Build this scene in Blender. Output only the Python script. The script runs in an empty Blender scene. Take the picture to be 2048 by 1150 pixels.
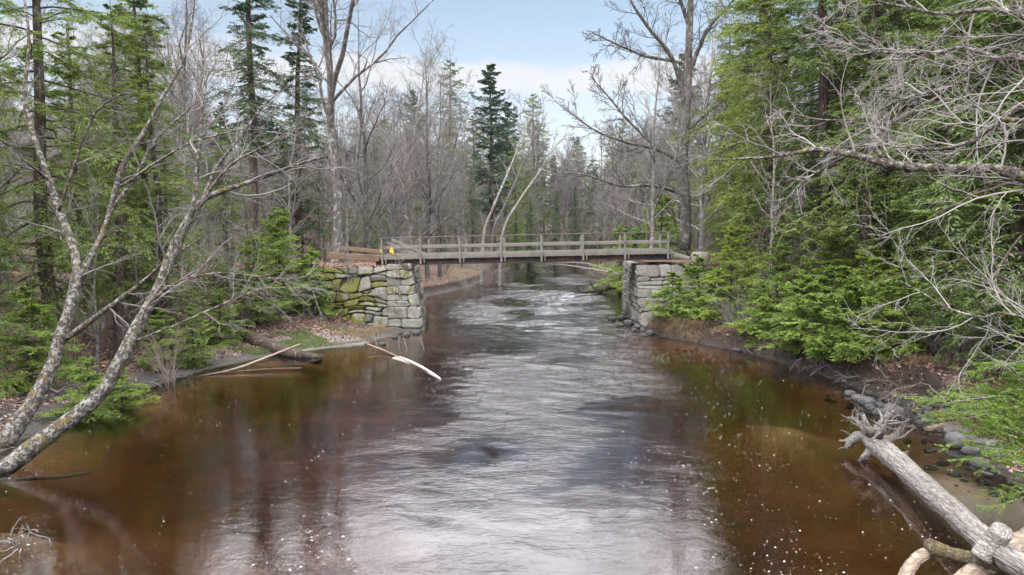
import bpy, math
import numpy as np
from mathutils import Vector

# ------------------------------------------------------------------ camera, sky, sun, exposure
S = bpy.context.scene
COL = S.collection
R = math.radians
CAM_Z, FPX, PITCH = 4.6, 1365.0, R(4.57)
cam_data = bpy.data.cameras.new("camera")
cam_data.sensor_width = 36.0
cam_data.lens = 36.0 * FPX / 2048.0
cam_data.clip_start = 0.1
cam_data.clip_end = 2000.0
cam = bpy.data.objects.new("camera", cam_data)
COL.objects.link(cam)
cam.location = (0, 0, CAM_Z)
cam.rotation_euler = (math.pi / 2 - PITCH, 0, 0)
S.camera = cam

SUN_EL, SUN_AZ = R(50), R(205)          # azimuth the light comes from, clockwise from +Y
sun_data = bpy.data.lights.new("sun", 'SUN')
sun_data.energy = 1.5
sun_data.angle = R(10)
sun_data.color = (1.0, 0.95, 0.88)
sun = bpy.data.objects.new("sun", sun_data)
COL.objects.link(sun)
sdir = Vector((math.sin(SUN_AZ) * math.cos(SUN_EL), math.cos(SUN_AZ) * math.cos(SUN_EL), math.sin(SUN_EL)))
sun.rotation_euler = sdir.to_track_quat('Z', 'Y').to_euler()
sun.location = sdir * 60

S.view_settings.view_transform = 'Standard'
S.view_settings.look = 'None'
S.view_settings.gamma = 1.0
S.view_settings.exposure = 1.2
S.cycles.max_bounces = 7
S.cycles.diffuse_bounces = 3
S.cycles.glossy_bounces = 3
S.cycles.transmission_bounces = 4
S.cycles.transparent_max_bounces = 12
S.cycles.volume_bounces = 0
S.cycles.caustics_reflective = False
S.cycles.caustics_refractive = False


class NT:
    """small helper for node trees"""
    def __init__(self, tree):
        self.t = tree
        tree.nodes.clear()

    def n(self, typ, **kw):
        nd = self.t.nodes.new(typ)
        for k, v in kw.items():
            if k == 'i':
                for kk, vv in v.items():
                    s = nd.inputs[kk]
                    if isinstance(vv, bpy.types.NodeSocket):
                        self.t.links.new(vv, s)
                    else:
                        s.default_value = vv
            else:
                setattr(nd, k, v)
        return nd

    def link(self, a, b):
        self.t.links.new(a, b)

    def math(self, op, a, b=0.0, c=None, clamp=False):
        i = {0: a, 1: b}
        if c is not None:
            i[2] = c
        return self.n('ShaderNodeMath', operation=op, use_clamp=clamp, i=i).outputs[0]

    def ramp(self, fac, stops, interp='LINEAR'):
        nd = self.n('ShaderNodeValToRGB', i={0: fac})
        nd.color_ramp.interpolation = interp
        el = nd.color_ramp.elements
        while len(el) < len(stops):
            el.new(0.5)
        for e, (p, c) in zip(el, stops):
            e.position = p
            e.color = (c[0], c[1], c[2], 1.0) if not isinstance(c, float) else (c, c, c, 1.0)
        return nd.outputs[0]

    def mix(self, fac, a, b, blend='MIX'):
        nd = self.n('ShaderNodeMix', data_type='RGBA', blend_type=blend)
        for k, v in ((0, fac), (6, a), (7, b)):
            s = nd.inputs[k]
            if isinstance(v, bpy.types.NodeSocket):
                self.t.links.new(v, s)
            elif k == 0:
                s.default_value = v
            else:
                s.default_value = (v[0], v[1], v[2], 1.0)
        return nd.outputs[2]

    def noise(self, vec, scale, detail=4.0, rough=0.55, dist=0.0, out='Fac'):
        return self.n('ShaderNodeTexNoise', i={'Vector': vec, 'Scale': scale, 'Detail': detail,
                                               'Roughness': rough, 'Distortion': dist}).outputs[out]

    def mapping(self, vec, scale=(1, 1, 1), rot=(0, 0, 0), loc=(0, 0, 0)):
        return self.n('ShaderNodeMapping', i={'Vector': vec, 'Scale': scale, 'Rotation': rot, 'Location': loc}).outputs[0]


world = bpy.data.worlds.new("World")
S.world = world
world.use_nodes = True
w = NT(world.node_tree)
sky = w.n('ShaderNodeTexSky')
sky.sky_type = 'NISHITA'
sky.sun_disc = False
sky.sun_elevation = SUN_EL
sky.sun_rotation = SUN_AZ
sky.air_density = 1.0
sky.dust_density = 1.5
sky.ozone_density = 1.6
geo = w.n('ShaderNodeTexCoord').outputs['Generated']
sep = w.n('ShaderNodeSeparateXYZ', i={0: geo})
zz = sep.outputs[2]
# clouds lie on a flat layer: project the view direction on to it
den = w.math('ADD', w.math('MAXIMUM', zz, 0.0), 0.06)
cv = w.n('ShaderNodeCombineXYZ', i={0: w.math('DIVIDE', sep.outputs[0], den), 1: w.math('DIVIDE', sep.outputs[1], den)}).outputs[0]
cn = w.noise(w.mapping(cv, (0.55, 0.8, 1), loc=(3.1, 1.7, 0)), 1.0, 7.0, 0.58, 0.3)
high = w.ramp(zz, [(0.325, 0.0), (0.40, 1.0)])                 # broken cloud overhead
sheet = w.math('MULTIPLY', w.ramp(cn, [(0.25, 0.4), (0.46, 1.0)]), high)
bn = w.noise(w.mapping(geo, (5, 5, 12)), 1.0, 6.0, 0.6, 0.4)
bz = w.math('ADD', zz, w.math('MULTIPLY', w.math('SUBTRACT', bn, 0.5), 0.085))
band = w.ramp(bz, [(0.165, 0.0), (0.205, 0.7), (0.226, 0.7), (0.252, 0.0)])
low = w.ramp(zz, [(0.0, 0.6), (0.16, 0.45), (0.24, 0.28), (0.33, 0.16)])
cl = w.math('MAXIMUM', w.math('MAXIMUM', sheet, band), low)
skyc = w.n('ShaderNodeHueSaturation', i={'Hue': 0.488, 'Saturation': 0.95, 'Value': 1.45, 'Color': sky.outputs[0]}).outputs[0]
cloudcol = w.mix(w.ramp(zz, [(0.322, 0.0), (0.42, 1.0)]), (7.6, 7.1, 6.7), (38, 37.6, 39.8))
mixed = w.mix(cl, skyc, cloudcol)
bg = w.n('ShaderNodeBackground', i={'Color': mixed, 'Strength': 0.06})
wo = w.n('ShaderNodeOutputWorld')
w.link(bg.outputs[0], wo.inputs[0])

rng = np.random.default_rng(11)


def at(px, py, Y):
    """the point of the place seen at a pixel of the 2048 x 1150 photograph, Y metres ahead"""
    dx, dy = (px - 1024) / FPX, (575 - py) / FPX
    c, s = math.cos(PITCH), math.sin(PITCH)
    vy, vz = c + dy * s, dy * c - s
    k = Y / vy
    return np.array([dx * k, Y, CAM_Z + vz * k])


# ------------------------------------------------------------------ mesh helpers
def nrm(v):
    return v / np.maximum(np.linalg.norm(v, axis=-1, keepdims=True), 1e-9)


class MB:
    """collects vertices and faces (any polygon size) and links them as ONE mesh"""
    def __init__(self):
        self.v, self.f, self.nv = [], [], 0

    def add(self, v, faces):
        v = np.asarray(v, float).reshape(-1, 3)
        for f in (faces if isinstance(faces, list) else [faces]):
            f = np.asarray(f, np.int64)
            if f.size:
                self.f.append(f + self.nv)
        self.v.append(v)
        self.nv += len(v)
        return self

    def mesh(self, name, mat, smooth=True):
        V = np.concatenate(self.v) if self.v else np.zeros((0, 3))
        me = bpy.data.meshes.new(name)
        me.vertices.add(len(V))
        me.vertices.foreach_set('co', V.astype(np.float32).ravel())
        idx = np.concatenate([f.ravel() for f in self.f])
        tot = np.concatenate([np.full(len(f), f.shape[1]) for f in self.f])
        st = np.concatenate([[0], np.cumsum(tot)[:-1]])
        me.loops.add(len(idx))
        me.loops.foreach_set('vertex_index', idx.astype(np.int32))
        me.polygons.add(len(tot))
        me.polygons.foreach_set('loop_start', st.astype(np.int32))
        me.polygons.foreach_set('use_smooth', np.full(len(tot), smooth, dtype=bool))
        me.materials.append(mat)
        me.update(calc_edges=True)
        return me

    def build(self, name, mat, parent=None, smooth=True):
        o = bpy.data.objects.new(name, self.mesh(name, mat, smooth))
        COL.objects.link(o)
        o.parent = parent
        return o

    # shapes -------------------------------------------------------
    def tubes(self, P, Rr, k=4, cap=False):
        """n tubes of m points each: P (n,m,3), Rr (n,m)"""
        P = np.asarray(P, float)
        Rr = np.asarray(Rr, float)
        if P.ndim == 2:
            P, Rr = P[None], Rr[None]
        n, m = P.shape[:2]
        T = nrm(np.gradient(P, axis=1))
        Tm = nrm(P[:, -1] - P[:, 0])
        ref = np.where(np.abs(Tm[:, 2:3]) > 0.8, np.array([[1.0, 0.1, 0]]), np.array([[0, 0.05, 1.0]]))[:, None]
        U = nrm(np.cross(T, ref))
        W = np.cross(T, U)
        a = np.arange(k) * 2 * np.pi / k
        V = (P[:, :, None] + Rr[:, :, None, None] * (np.cos(a)[None, None, :, None] * U[:, :, None] + np.sin(a)[None, None, :, None] * W[:, :, None]))
        b = (np.arange(n)[:, None, None] * m + np.arange(m - 1)[None, :, None]) * k
        j = np.arange(k)[None, None, :]
        j2 = (j + 1) % k
        q = np.stack([b + j, b + j2, b + k + j2, b + k + j], -1).reshape(-1, 4)
        fs = [q]
        if cap:
            e0 = (np.arange(n)[:, None] * m) * k + np.arange(k)[::-1][None]
            e1 = (np.arange(n)[:, None] * m + m - 1) * k + np.arange(k)[None]
            fs += [e0, e1]
        return self.add(V, fs)

    def leaves(self, B, D, N, L, Wd, sag=0.0):
        """n flat pointed blades"""
        Sd = nrm(np.cross(D, N))
        L = np.broadcast_to(L, len(B))[:, None]
        Wd = np.broadcast_to(Wd, len(B))[:, None]
        dn = np.array([0, 0, -1.0])
        mid = B + 0.5 * L * D
        tip = B + L * D + dn * L * sag
        V = np.stack([B, mid + Sd * Wd / 2, tip, mid - Sd * Wd / 2], 1)
        return self.add(V, np.arange(len(B) * 4).reshape(-1, 4))

    def box(self, c, half, ax=None, taper=None):
        c = np.asarray(c, float)
        ax = np.eye(3) if ax is None else np.asarray(ax, float)
        sg = np.array([[-1, -1, -1], [1, -1, -1], [1, 1, -1], [-1, 1, -1], [-1, -1, 1], [1, -1, 1], [1, 1, 1], [-1, 1, 1]], float)
        V = c + (sg * np.asarray(half)) @ ax
        F = [[0, 3, 2, 1], [4, 5, 6, 7], [0, 1, 5, 4], [1, 2, 6, 5], [2, 3, 7, 6], [3, 0, 4, 7]]
        return self.add(V, np.array(F))

    def beam(self, p0, p1, w_, h_, up=(0, 0, 1), bevel=0.008):
        """a chamfered timber from p0 to p1, w_ wide and h_ high"""
        p0, p1 = np.asarray(p0, float), np.asarray(p1, float)
        t = nrm(p1 - p0)
        s = nrm(np.cross(t, np.asarray(up, float)))
        u = np.cross(s, t)
        b = bevel
        x, y = w_ / 2, h_ / 2
        sec = [(-x + b, -y), (x - b, -y), (x, -y + b), (x, y - b), (x - b, y), (-x + b, y), (-x, y - b), (-x, -y + b)]
        V = [p + a * s + c * u for p in (p0, p1) for a, c in sec]
        q = [[i, (i + 1) % 8, 8 + (i + 1) % 8, 8 + i] for i in range(8)]
        return self.add(V, [np.array(q), np.array([list(range(7, -1, -1))]), np.array([list(range(8, 16))])])


def spline(pts, per=6):
    """Catmull-Rom through rows of any width"""
    p = np.asarray(pts, float)
    p = np.vstack([2 * p[0] - p[1], p, 2 * p[-1] - p[-2]])
    out = []
    for i in range(1, len(p) - 2):
        t = np.linspace(0, 1, per, endpoint=False)[:, None]
        a, b, c, d = p[i - 1], p[i], p[i + 1], p[i + 2]
        out.append(0.5 * (2 * b + (c - a) * t + (2 * a - 5 * b + 4 * c - d) * t ** 2 + (3 * b - a - 3 * c + d) * t ** 3))
    out.append(p[-2][None])
    return np.vstack(out)


def tag(o, label=None, cat=None, group=None, kind=None):
    for k, v in (('label', label), ('category', cat), ('group', group), ('kind', kind)):
        if v:
            o[k] = v
    return o


def empty(name, loc=(0, 0, 0), rz=0.0, scale=1.0):
    o = bpy.data.objects.new(name, None)
    COL.objects.link(o)
    o.location = loc
    o.rotation_euler = (0, 0, rz)
    o.scale = (scale,) * 3
    o.empty_display_size = 0.3
    return o


def dup(root, loc, rz, scale):
    r = root.copy()
    COL.objects.link(r)
    r.location = loc
    r.rotation_euler = (0, 0, rz)
    r.scale = (scale,) * 3
    for key in ('label', 'group'):
        if key in r.keys():
            del r[key]
    for ch in [o for o in PARTS[root.name]]:
        c = ch.copy()
        COL.objects.link(c)
        c.parent = r
    return r


PARTS = {}


def smooth_noise(seed, n=24):
    """a cheap 2-D value noise: sum of random plane waves"""
    g = np.random.default_rng(seed)
    k = g.normal(0, 1, (n, 2))
    ph = g.uniform(0, 6.28, n)
    def f(x, y, s):
        a = 0
        for i in range(n):
            a = a + np.sin((k[i, 0] * x + k[i, 1] * y) * s + ph[i])
        return a / math.sqrt(n)
    return f


nzA, nzB, nzC = smooth_noise(1), smooth_noise(2), smooth_noise(3)


# ------------------------------------------------------------------ materials
def new_mat(name):
    m = bpy.data.materials.new(name)
    m.use_nodes = True
    return m, NT(m.node_tree)


def finish(t, col, rough=0.9, height=None, bump=0.3, dist=0.02, spec=0.25, normal=None):
    p = t.n('ShaderNodeBsdfPrincipled')
    if isinstance(col, bpy.types.NodeSocket):
        t.link(col, p.inputs['Base Color'])
    else:
        p.inputs['Base Color'].default_value = (*col, 1)
    if isinstance(rough, bpy.types.NodeSocket):
        t.link(rough, p.inputs['Roughness'])
    else:
        p.inputs['Roughness'].default_value = rough
    p.inputs['Specular IOR Level'].default_value = spec
    if height is not None:
        b = t.n('ShaderNodeBump', i={'Strength': bump, 'Distance': dist, 'Height': height})
        t.link(b.outputs[0], p.inputs['Normal'])
    o = t.n('ShaderNodeOutputMaterial')
    t.link(p.outputs[0], o.inputs[0])
    return p


def bark_mat(name, dark, mid, lichen=None, lich_amt=0.5, scale=6.0, stretch=0.3, moss=None):
    m, t = new_mat(name)
    v = t.n('ShaderNodeTexCoord').outputs['Object']
    vs = t.mapping(v, stretch if isinstance(stretch, tuple) else (1, 1, stretch))
    a = t.noise(vs, scale * 2.2, 6, 0.65, 0.6)
    cell = t.n('ShaderNodeTexVoronoi', feature='DISTANCE_TO_EDGE', i={'Vector': vs, 'Scale': scale * 2.6}).outputs[0]
    crack = t.ramp(cell, [(0.0, 0.0), (0.16, 1.0)])
    hgt = t.math('ADD', t.math('MULTIPLY', crack, 0.6), a)
    c = t.mix(t.ramp(a, [(0.3, 0.0), (0.7, 1.0)]), dark, mid)
    c = t.mix(t.math('MULTIPLY', t.math('SUBTRACT', 1.0, crack), 0.45), c, [x * 0.5 for x in dark])
    if lichen:
        b = t.noise(v, scale * 0.9, 5, 0.68, 0.4)
        b2 = t.noise(v, scale * 5.0, 3, 0.6)
        lf = t.ramp(t.math('ADD', t.math('MULTIPLY', b, 0.75), t.math('MULTIPLY', b2, 0.25)), [(0.58 - 0.16 * lich_amt, 0.0), (0.66 - 0.16 * lich_amt, 1.0)])
        c = t.mix(lf, c, lichen)
    if moss:
        b = t.noise(v, scale * 0.6, 4, 0.6, 0.2)
        c = t.mix(t.ramp(b, [(0.56, 0.0), (0.64, 0.8)]), c, moss)
    oi = t.n('ShaderNodeObjectInfo').outputs['Random']
    c = t.mix(1.0, c, t.ramp(oi, [(0, 0.75), (1, 1.2)]), 'MULTIPLY')
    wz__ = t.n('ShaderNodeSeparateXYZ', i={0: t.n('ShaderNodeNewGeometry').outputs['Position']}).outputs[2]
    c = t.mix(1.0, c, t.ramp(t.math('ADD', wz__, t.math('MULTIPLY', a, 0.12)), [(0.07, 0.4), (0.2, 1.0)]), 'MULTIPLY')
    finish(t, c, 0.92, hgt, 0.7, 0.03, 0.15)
    return m


def twig_mat(name, a, b):
    m, t = new_mat(name)
    v = t.n('ShaderNodeTexCoord').outputs['Object']
    rnd = t.n('ShaderNodeNewGeometry').outputs['Random Per Island']
    n = t.noise(v, 3.0, 3, 0.6)
    c = t.mix(t.math('ADD', t.math('MULTIPLY', rnd, 0.6), t.math('MULTIPLY', n, 0.4)), a, b)
    oi = t.n('ShaderNodeObjectInfo').outputs['Random']
    c = t.mix(1.0, c, t.ramp(oi, [(0, 0.7), (1, 1.15)]), 'MULTIPLY')
    finish(t, c, 0.8, spec=0.2)
    return m


def leaf_mat(name, a, b, c3, trans=0.3, vary=1.0):
    m, t = new_mat(name)
    rnd = t.n('ShaderNodeNewGeometry').outputs['Random Per Island']
    v = t.n('ShaderNodeTexCoord').outputs['Object']
    n = t.noise(v, 0.9, 3, 0.6)
    k = t.math('ADD', t.math('MULTIPLY', rnd, 0.45), t.math('MULTIPLY', n, 0.75))
    c = t.ramp(k, [(0.25, a), (0.55, b), (0.85, c3)])
    c = t.mix(t.ramp(t.math('ADD', rnd, t.math('MULTIPLY', n, 0.1)), [(1.0, 0.0), (1.005, 0.8)]), c, (0.17, 0.11, 0.055))
    oi = t.n('ShaderNodeObjectInfo').outputs['Random']
    c = t.mix(1.0, c, t.ramp(oi, [(0, (1 - .5 * vary, 1 - .42 * vary, 1 - .38 * vary)), (0.5, (1 - .08 * vary, 1 - .05 * vary, 1 - .05 * vary)), (1, (1.25, 1.15, 0.9))]), 'MULTIPLY')
    d = t.n('ShaderNodeBsdfDiffuse', i={'Color': c})
    tr = t.n('ShaderNodeBsdfTranslucent', i={'Color': c})
    g = t.n('ShaderNodeBsdfGlossy', i={'Color': (1, 1, 1, 1), 'Roughness': 0.45})
    s = t.n('ShaderNodeMixShader', i={0: trans, 1: d.outputs[0], 2: tr.outputs[0]})
    s2 = t.n('ShaderNodeMixShader', i={0: 0.03, 1: s.outputs[0], 2: g.outputs[0]})
    o = t.n('ShaderNodeOutputMaterial')
    t.link(s2.outputs[0], o.inputs[0])
    return m


M = {}
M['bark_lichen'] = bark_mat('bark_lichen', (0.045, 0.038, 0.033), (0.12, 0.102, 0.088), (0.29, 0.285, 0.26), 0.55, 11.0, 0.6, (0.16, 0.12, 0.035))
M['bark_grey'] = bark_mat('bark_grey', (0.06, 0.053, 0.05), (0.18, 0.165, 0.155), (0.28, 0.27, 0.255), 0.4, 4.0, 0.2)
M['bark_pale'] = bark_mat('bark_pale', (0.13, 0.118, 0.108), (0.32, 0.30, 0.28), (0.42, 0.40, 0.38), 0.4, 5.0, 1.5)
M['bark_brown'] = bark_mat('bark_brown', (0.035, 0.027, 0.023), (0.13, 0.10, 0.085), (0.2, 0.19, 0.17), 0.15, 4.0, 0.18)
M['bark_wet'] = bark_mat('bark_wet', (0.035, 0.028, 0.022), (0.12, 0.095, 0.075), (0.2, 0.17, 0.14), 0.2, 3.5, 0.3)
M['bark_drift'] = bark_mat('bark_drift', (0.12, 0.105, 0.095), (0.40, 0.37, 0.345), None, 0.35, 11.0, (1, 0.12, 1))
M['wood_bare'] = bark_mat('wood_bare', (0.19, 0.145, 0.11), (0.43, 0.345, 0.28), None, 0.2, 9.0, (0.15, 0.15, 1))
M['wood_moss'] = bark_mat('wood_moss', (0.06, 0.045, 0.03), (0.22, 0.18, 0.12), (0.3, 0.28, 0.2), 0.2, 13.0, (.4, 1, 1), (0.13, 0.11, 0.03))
M['twig_grey'] = twig_mat('twig_grey', (0.09, 0.078, 0.073), (0.27, 0.248, 0.24))
M['twig_pale'] = twig_mat('twig_pale', (0.10, 0.09, 0.085), (0.46, 0.43, 0.41))
M['twig_red'] = twig_mat('twig_red', (0.16, 0.11, 0.10), (0.36, 0.29, 0.27))
M['twig_dark'] = twig_mat('twig_dark', (0.05, 0.042, 0.038), (0.16, 0.14, 0.125))
M['hemlock'] = leaf_mat('hemlock', (0.075, 0.12, 0.026), (0.14, 0.21, 0.042), (0.24, 0.31, 0.07), 0.45)
M['hemlock_dark'] = leaf_mat('hemlock_dark', (0.035, 0.07, 0.03), (0.07, 0.12, 0.042), (0.12, 0.17, 0.06))
M['hemlock_bright'] = leaf_mat('hemlock_bright', (0.10, 0.17, 0.03), (0.19, 0.285, 0.045), (0.30, 0.40, 0.075), 0.45, 0.3)
M['spruce_near'] = leaf_mat('spruce_near', (0.06, 0.115, 0.02), (0.12, 0.20, 0.03), (0.22, 0.32, 0.05), 0.3)
M['far_leaf'] = leaf_mat('far_leaf', (0.03, 0.045, 0.03), (0.055, 0.07, 0.045), (0.10, 0.10, 0.085), 0.2)
M['pine'] = leaf_mat('pine', (0.045, 0.085, 0.045), (0.085, 0.14, 0.07), (0.14, 0.20, 0.10), 0.4)


def stone_mat(name, lo, hi, moss, moss_amt, lich=(0.5, 0.5, 0.46)):
    m, t = new_mat(name)
    v = t.n('ShaderNodeTexCoord').outputs['Object']
    rnd = t.n('ShaderNodeNewGeometry').outputs['Random Per Island']
    n1 = t.noise(v, 9, 8, 0.7)
    n2 = t.noise(v, 2.6, 6, 0.65, 0.3)
    c = t.mix(t.math('ADD', t.math('MULTIPLY', rnd, 0.55), t.math('MULTIPLY', n1, 0.45)), lo, hi)
    n3 = t.noise(v, 6.0, 6, 0.75, 0.4)
    c = t.mix(t.ramp(n3, [(0.55, 0.0), (0.66, 0.75)]), c, lich)
    c = t.mix(t.ramp(t.noise(v, 22, 5, 0.75), [(0.48, 0.0), (0.66, 0.8)]), c, (0.07, 0.065, 0.058))
    c = t.mix(t.ramp(t.noise(v, 1.6, 5, 0.7, 0.5), [(0.45, 0.0), (0.7, 0.6)]), c, (0.12, 0.10, 0.08))
    if moss_amt:
        sx = t.n('ShaderNodeSeparateXYZ', i={0: v})
        # moss is thicker away from the water, on the rubble
        side = t.n('ShaderNodeMapRange', i={0: sx.outputs[0], 1: -9.3, 2: -4.6, 3: 0.12, 4: -0.11}).outputs[0]
        mm = t.math('ADD', t.math('ADD', t.math('MULTIPLY', n2, 0.7), t.math('MULTIPLY', rnd, 0.2)), side)
        c = t.mix(t.ramp(mm, [(0.50 - 0.06 * moss_amt, 0.0), (0.56 - 0.06 * moss_amt, 0.92)]), c, t.mix(n1, moss, [x * 2.1 for x in moss]))
    z = t.n('ShaderNodeSeparateXYZ', i={0: t.n('ShaderNodeNewGeometry').outputs['Position']}).outputs[2]
    wet = t.ramp(t.math('ADD', z, t.math('MULTIPLY', n2, 0.3)), [(0.22, 0.45), (0.42, 1.0)])
    c = t.mix(1.0, c, wet, 'MULTIPLY')
    finish(t, c, 0.9, t.math('ADD', n1, t.math('MULTIPLY', t.noise(v, 40, 3, 0.6), 0.4)), 0.8, 0.035, 0.2)
    return m


M['stone_moss'] = stone_mat('stone_moss', (0.13, 0.126, 0.108), (0.31, 0.30, 0.265), (0.07, 0.07, 0.012), 1.15, (0.42, 0.42, 0.385))
M['stone_grey'] = stone_mat('stone_grey', (0.12, 0.113, 0.104), (0.29, 0.277, 0.26), (0.1, 0.1, 0.02), 0.0, (0.36, 0.35, 0.33))
M['rock'] = stone_mat('rock', (0.07, 0.073, 0.073), (0.20, 0.203, 0.20), (0.1, 0.1, 0.02), 0.0, (0.36, 0.36, 0.34))


def timber_mat(name, a, b, axis_scale=(0.6, 12, 12)):
    m, t = new_mat(name)
    v = t.n('ShaderNodeTexCoord').outputs['Object']
    rnd = t.n('ShaderNodeNewGeometry').outputs['Random Per Island']
    n = t.noise(t.mapping(v, axis_scale), 3.0, 6, 0.65, 0.4)
    n2 = t.noise(v, 2.2, 4, 0.6)
    c = t.mix(t.math('ADD', t.math('MULTIPLY', n, 0.6), t.math('MULTIPLY', rnd, 0.4)), a, b)
    c = t.mix(t.ramp(n2, [(0.5, 0.0), (0.75, 0.5)]), c, [x * 0.5 for x in a])
    finish(t, c, 0.85, n, 0.5, 0.01, 0.25)
    return m


M['timber'] = timber_mat('timber', (0.095, 0.085, 0.075), (0.235, 0.22, 0.20))
M['timber_cap'] = timber_mat('timber_cap', (0.06, 0.045, 0.04), (0.15, 0.125, 0.115))
M['timber_brown'] = timber_mat('timber_brown', (0.10, 0.066, 0.047), (0.21, 0.145, 0.10))


def rust():
    m, t = new_mat('rusty_steel')
    v = t.n('ShaderNodeTexCoord').outputs['Object']
    n = t.noise(v, 1.2, 6, 0.65, 0.3)
    n2 = t.noise(v, 8.0, 5, 0.65)
    c = t.ramp(n, [(0.38, (0.018, 0.018, 0.026)), (0.52, (0.05, 0.03, 0.026)), (0.68, (0.13, 0.06, 0.04))])
    c = t.mix(t.ramp(n2, [(0.5, 0.0), (0.7, 0.5)]), c, (0.16, 0.075, 0.045))
    finish(t, c, 0.75, n2, 0.4, 0.01, 0.4)
    return m


M['rust'] = rust()


def flat_mat(name, col, rough=0.6):
    m, t = new_mat(name)
    v = t.n('ShaderNodeTexCoord').outputs['Object']
    n = t.noise(v, 12, 4, 0.6)
    finish(t, t.mix(n, [x * 0.75 for x in col], [min(1, x * 1.15) for x in col]), rough, n, 0.2, 0.005)
    return m


M['yellow'] = flat_mat('yellow_plastic', (0.6, 0.42, 0.03))
M['foam'] = flat_mat('foam', (0.66, 0.66, 0.62), 0.5)
M['concrete'] = stone_mat('concrete', (0.14, 0.125, 0.105), (0.26, 0.235, 0.205), (0.1, 0.1, 0.02), 0.0)


def litter_mat():
    m, t = new_mat('leaf_litter')
    rnd = t.n('ShaderNodeNewGeometry').outputs['Random Per Island']
    c = t.ramp(rnd, [(0.0, (0.07, 0.036, 0.026)), (0.35, (0.17, 0.095, 0.068)), (0.7, (0.30, 0.19, 0.145)), (1.0, (0.48, 0.36, 0.29))])
    finish(t, c, 0.7, spec=0.3)
    return m


M['litter'] = litter_mat()


def blade_mat(name, a, b):
    m, t = new_mat(name)
    rnd = t.n('ShaderNodeNewGeometry').outputs['Random Per Island']
    c = t.mix(rnd, a, b)
    d = t.n('ShaderNodeBsdfDiffuse', i={'Color': c})
    tr = t.n('ShaderNodeBsdfTranslucent', i={'Color': c})
    s = t.n('ShaderNodeMixShader', i={0: 0.3, 1: d.outputs[0], 2: tr.outputs[0]})
    o = t.n('ShaderNodeOutputMaterial')
    t.link(s.outputs[0], o.inputs[0])
    return m


M['grass_dry'] = blade_mat('dry_grass', (0.15, 0.105, 0.065), (0.36, 0.275, 0.185))
M['grass_green'] = blade_mat('green_grass', (0.08, 0.12, 0.03), (0.20, 0.25, 0.08))


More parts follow.
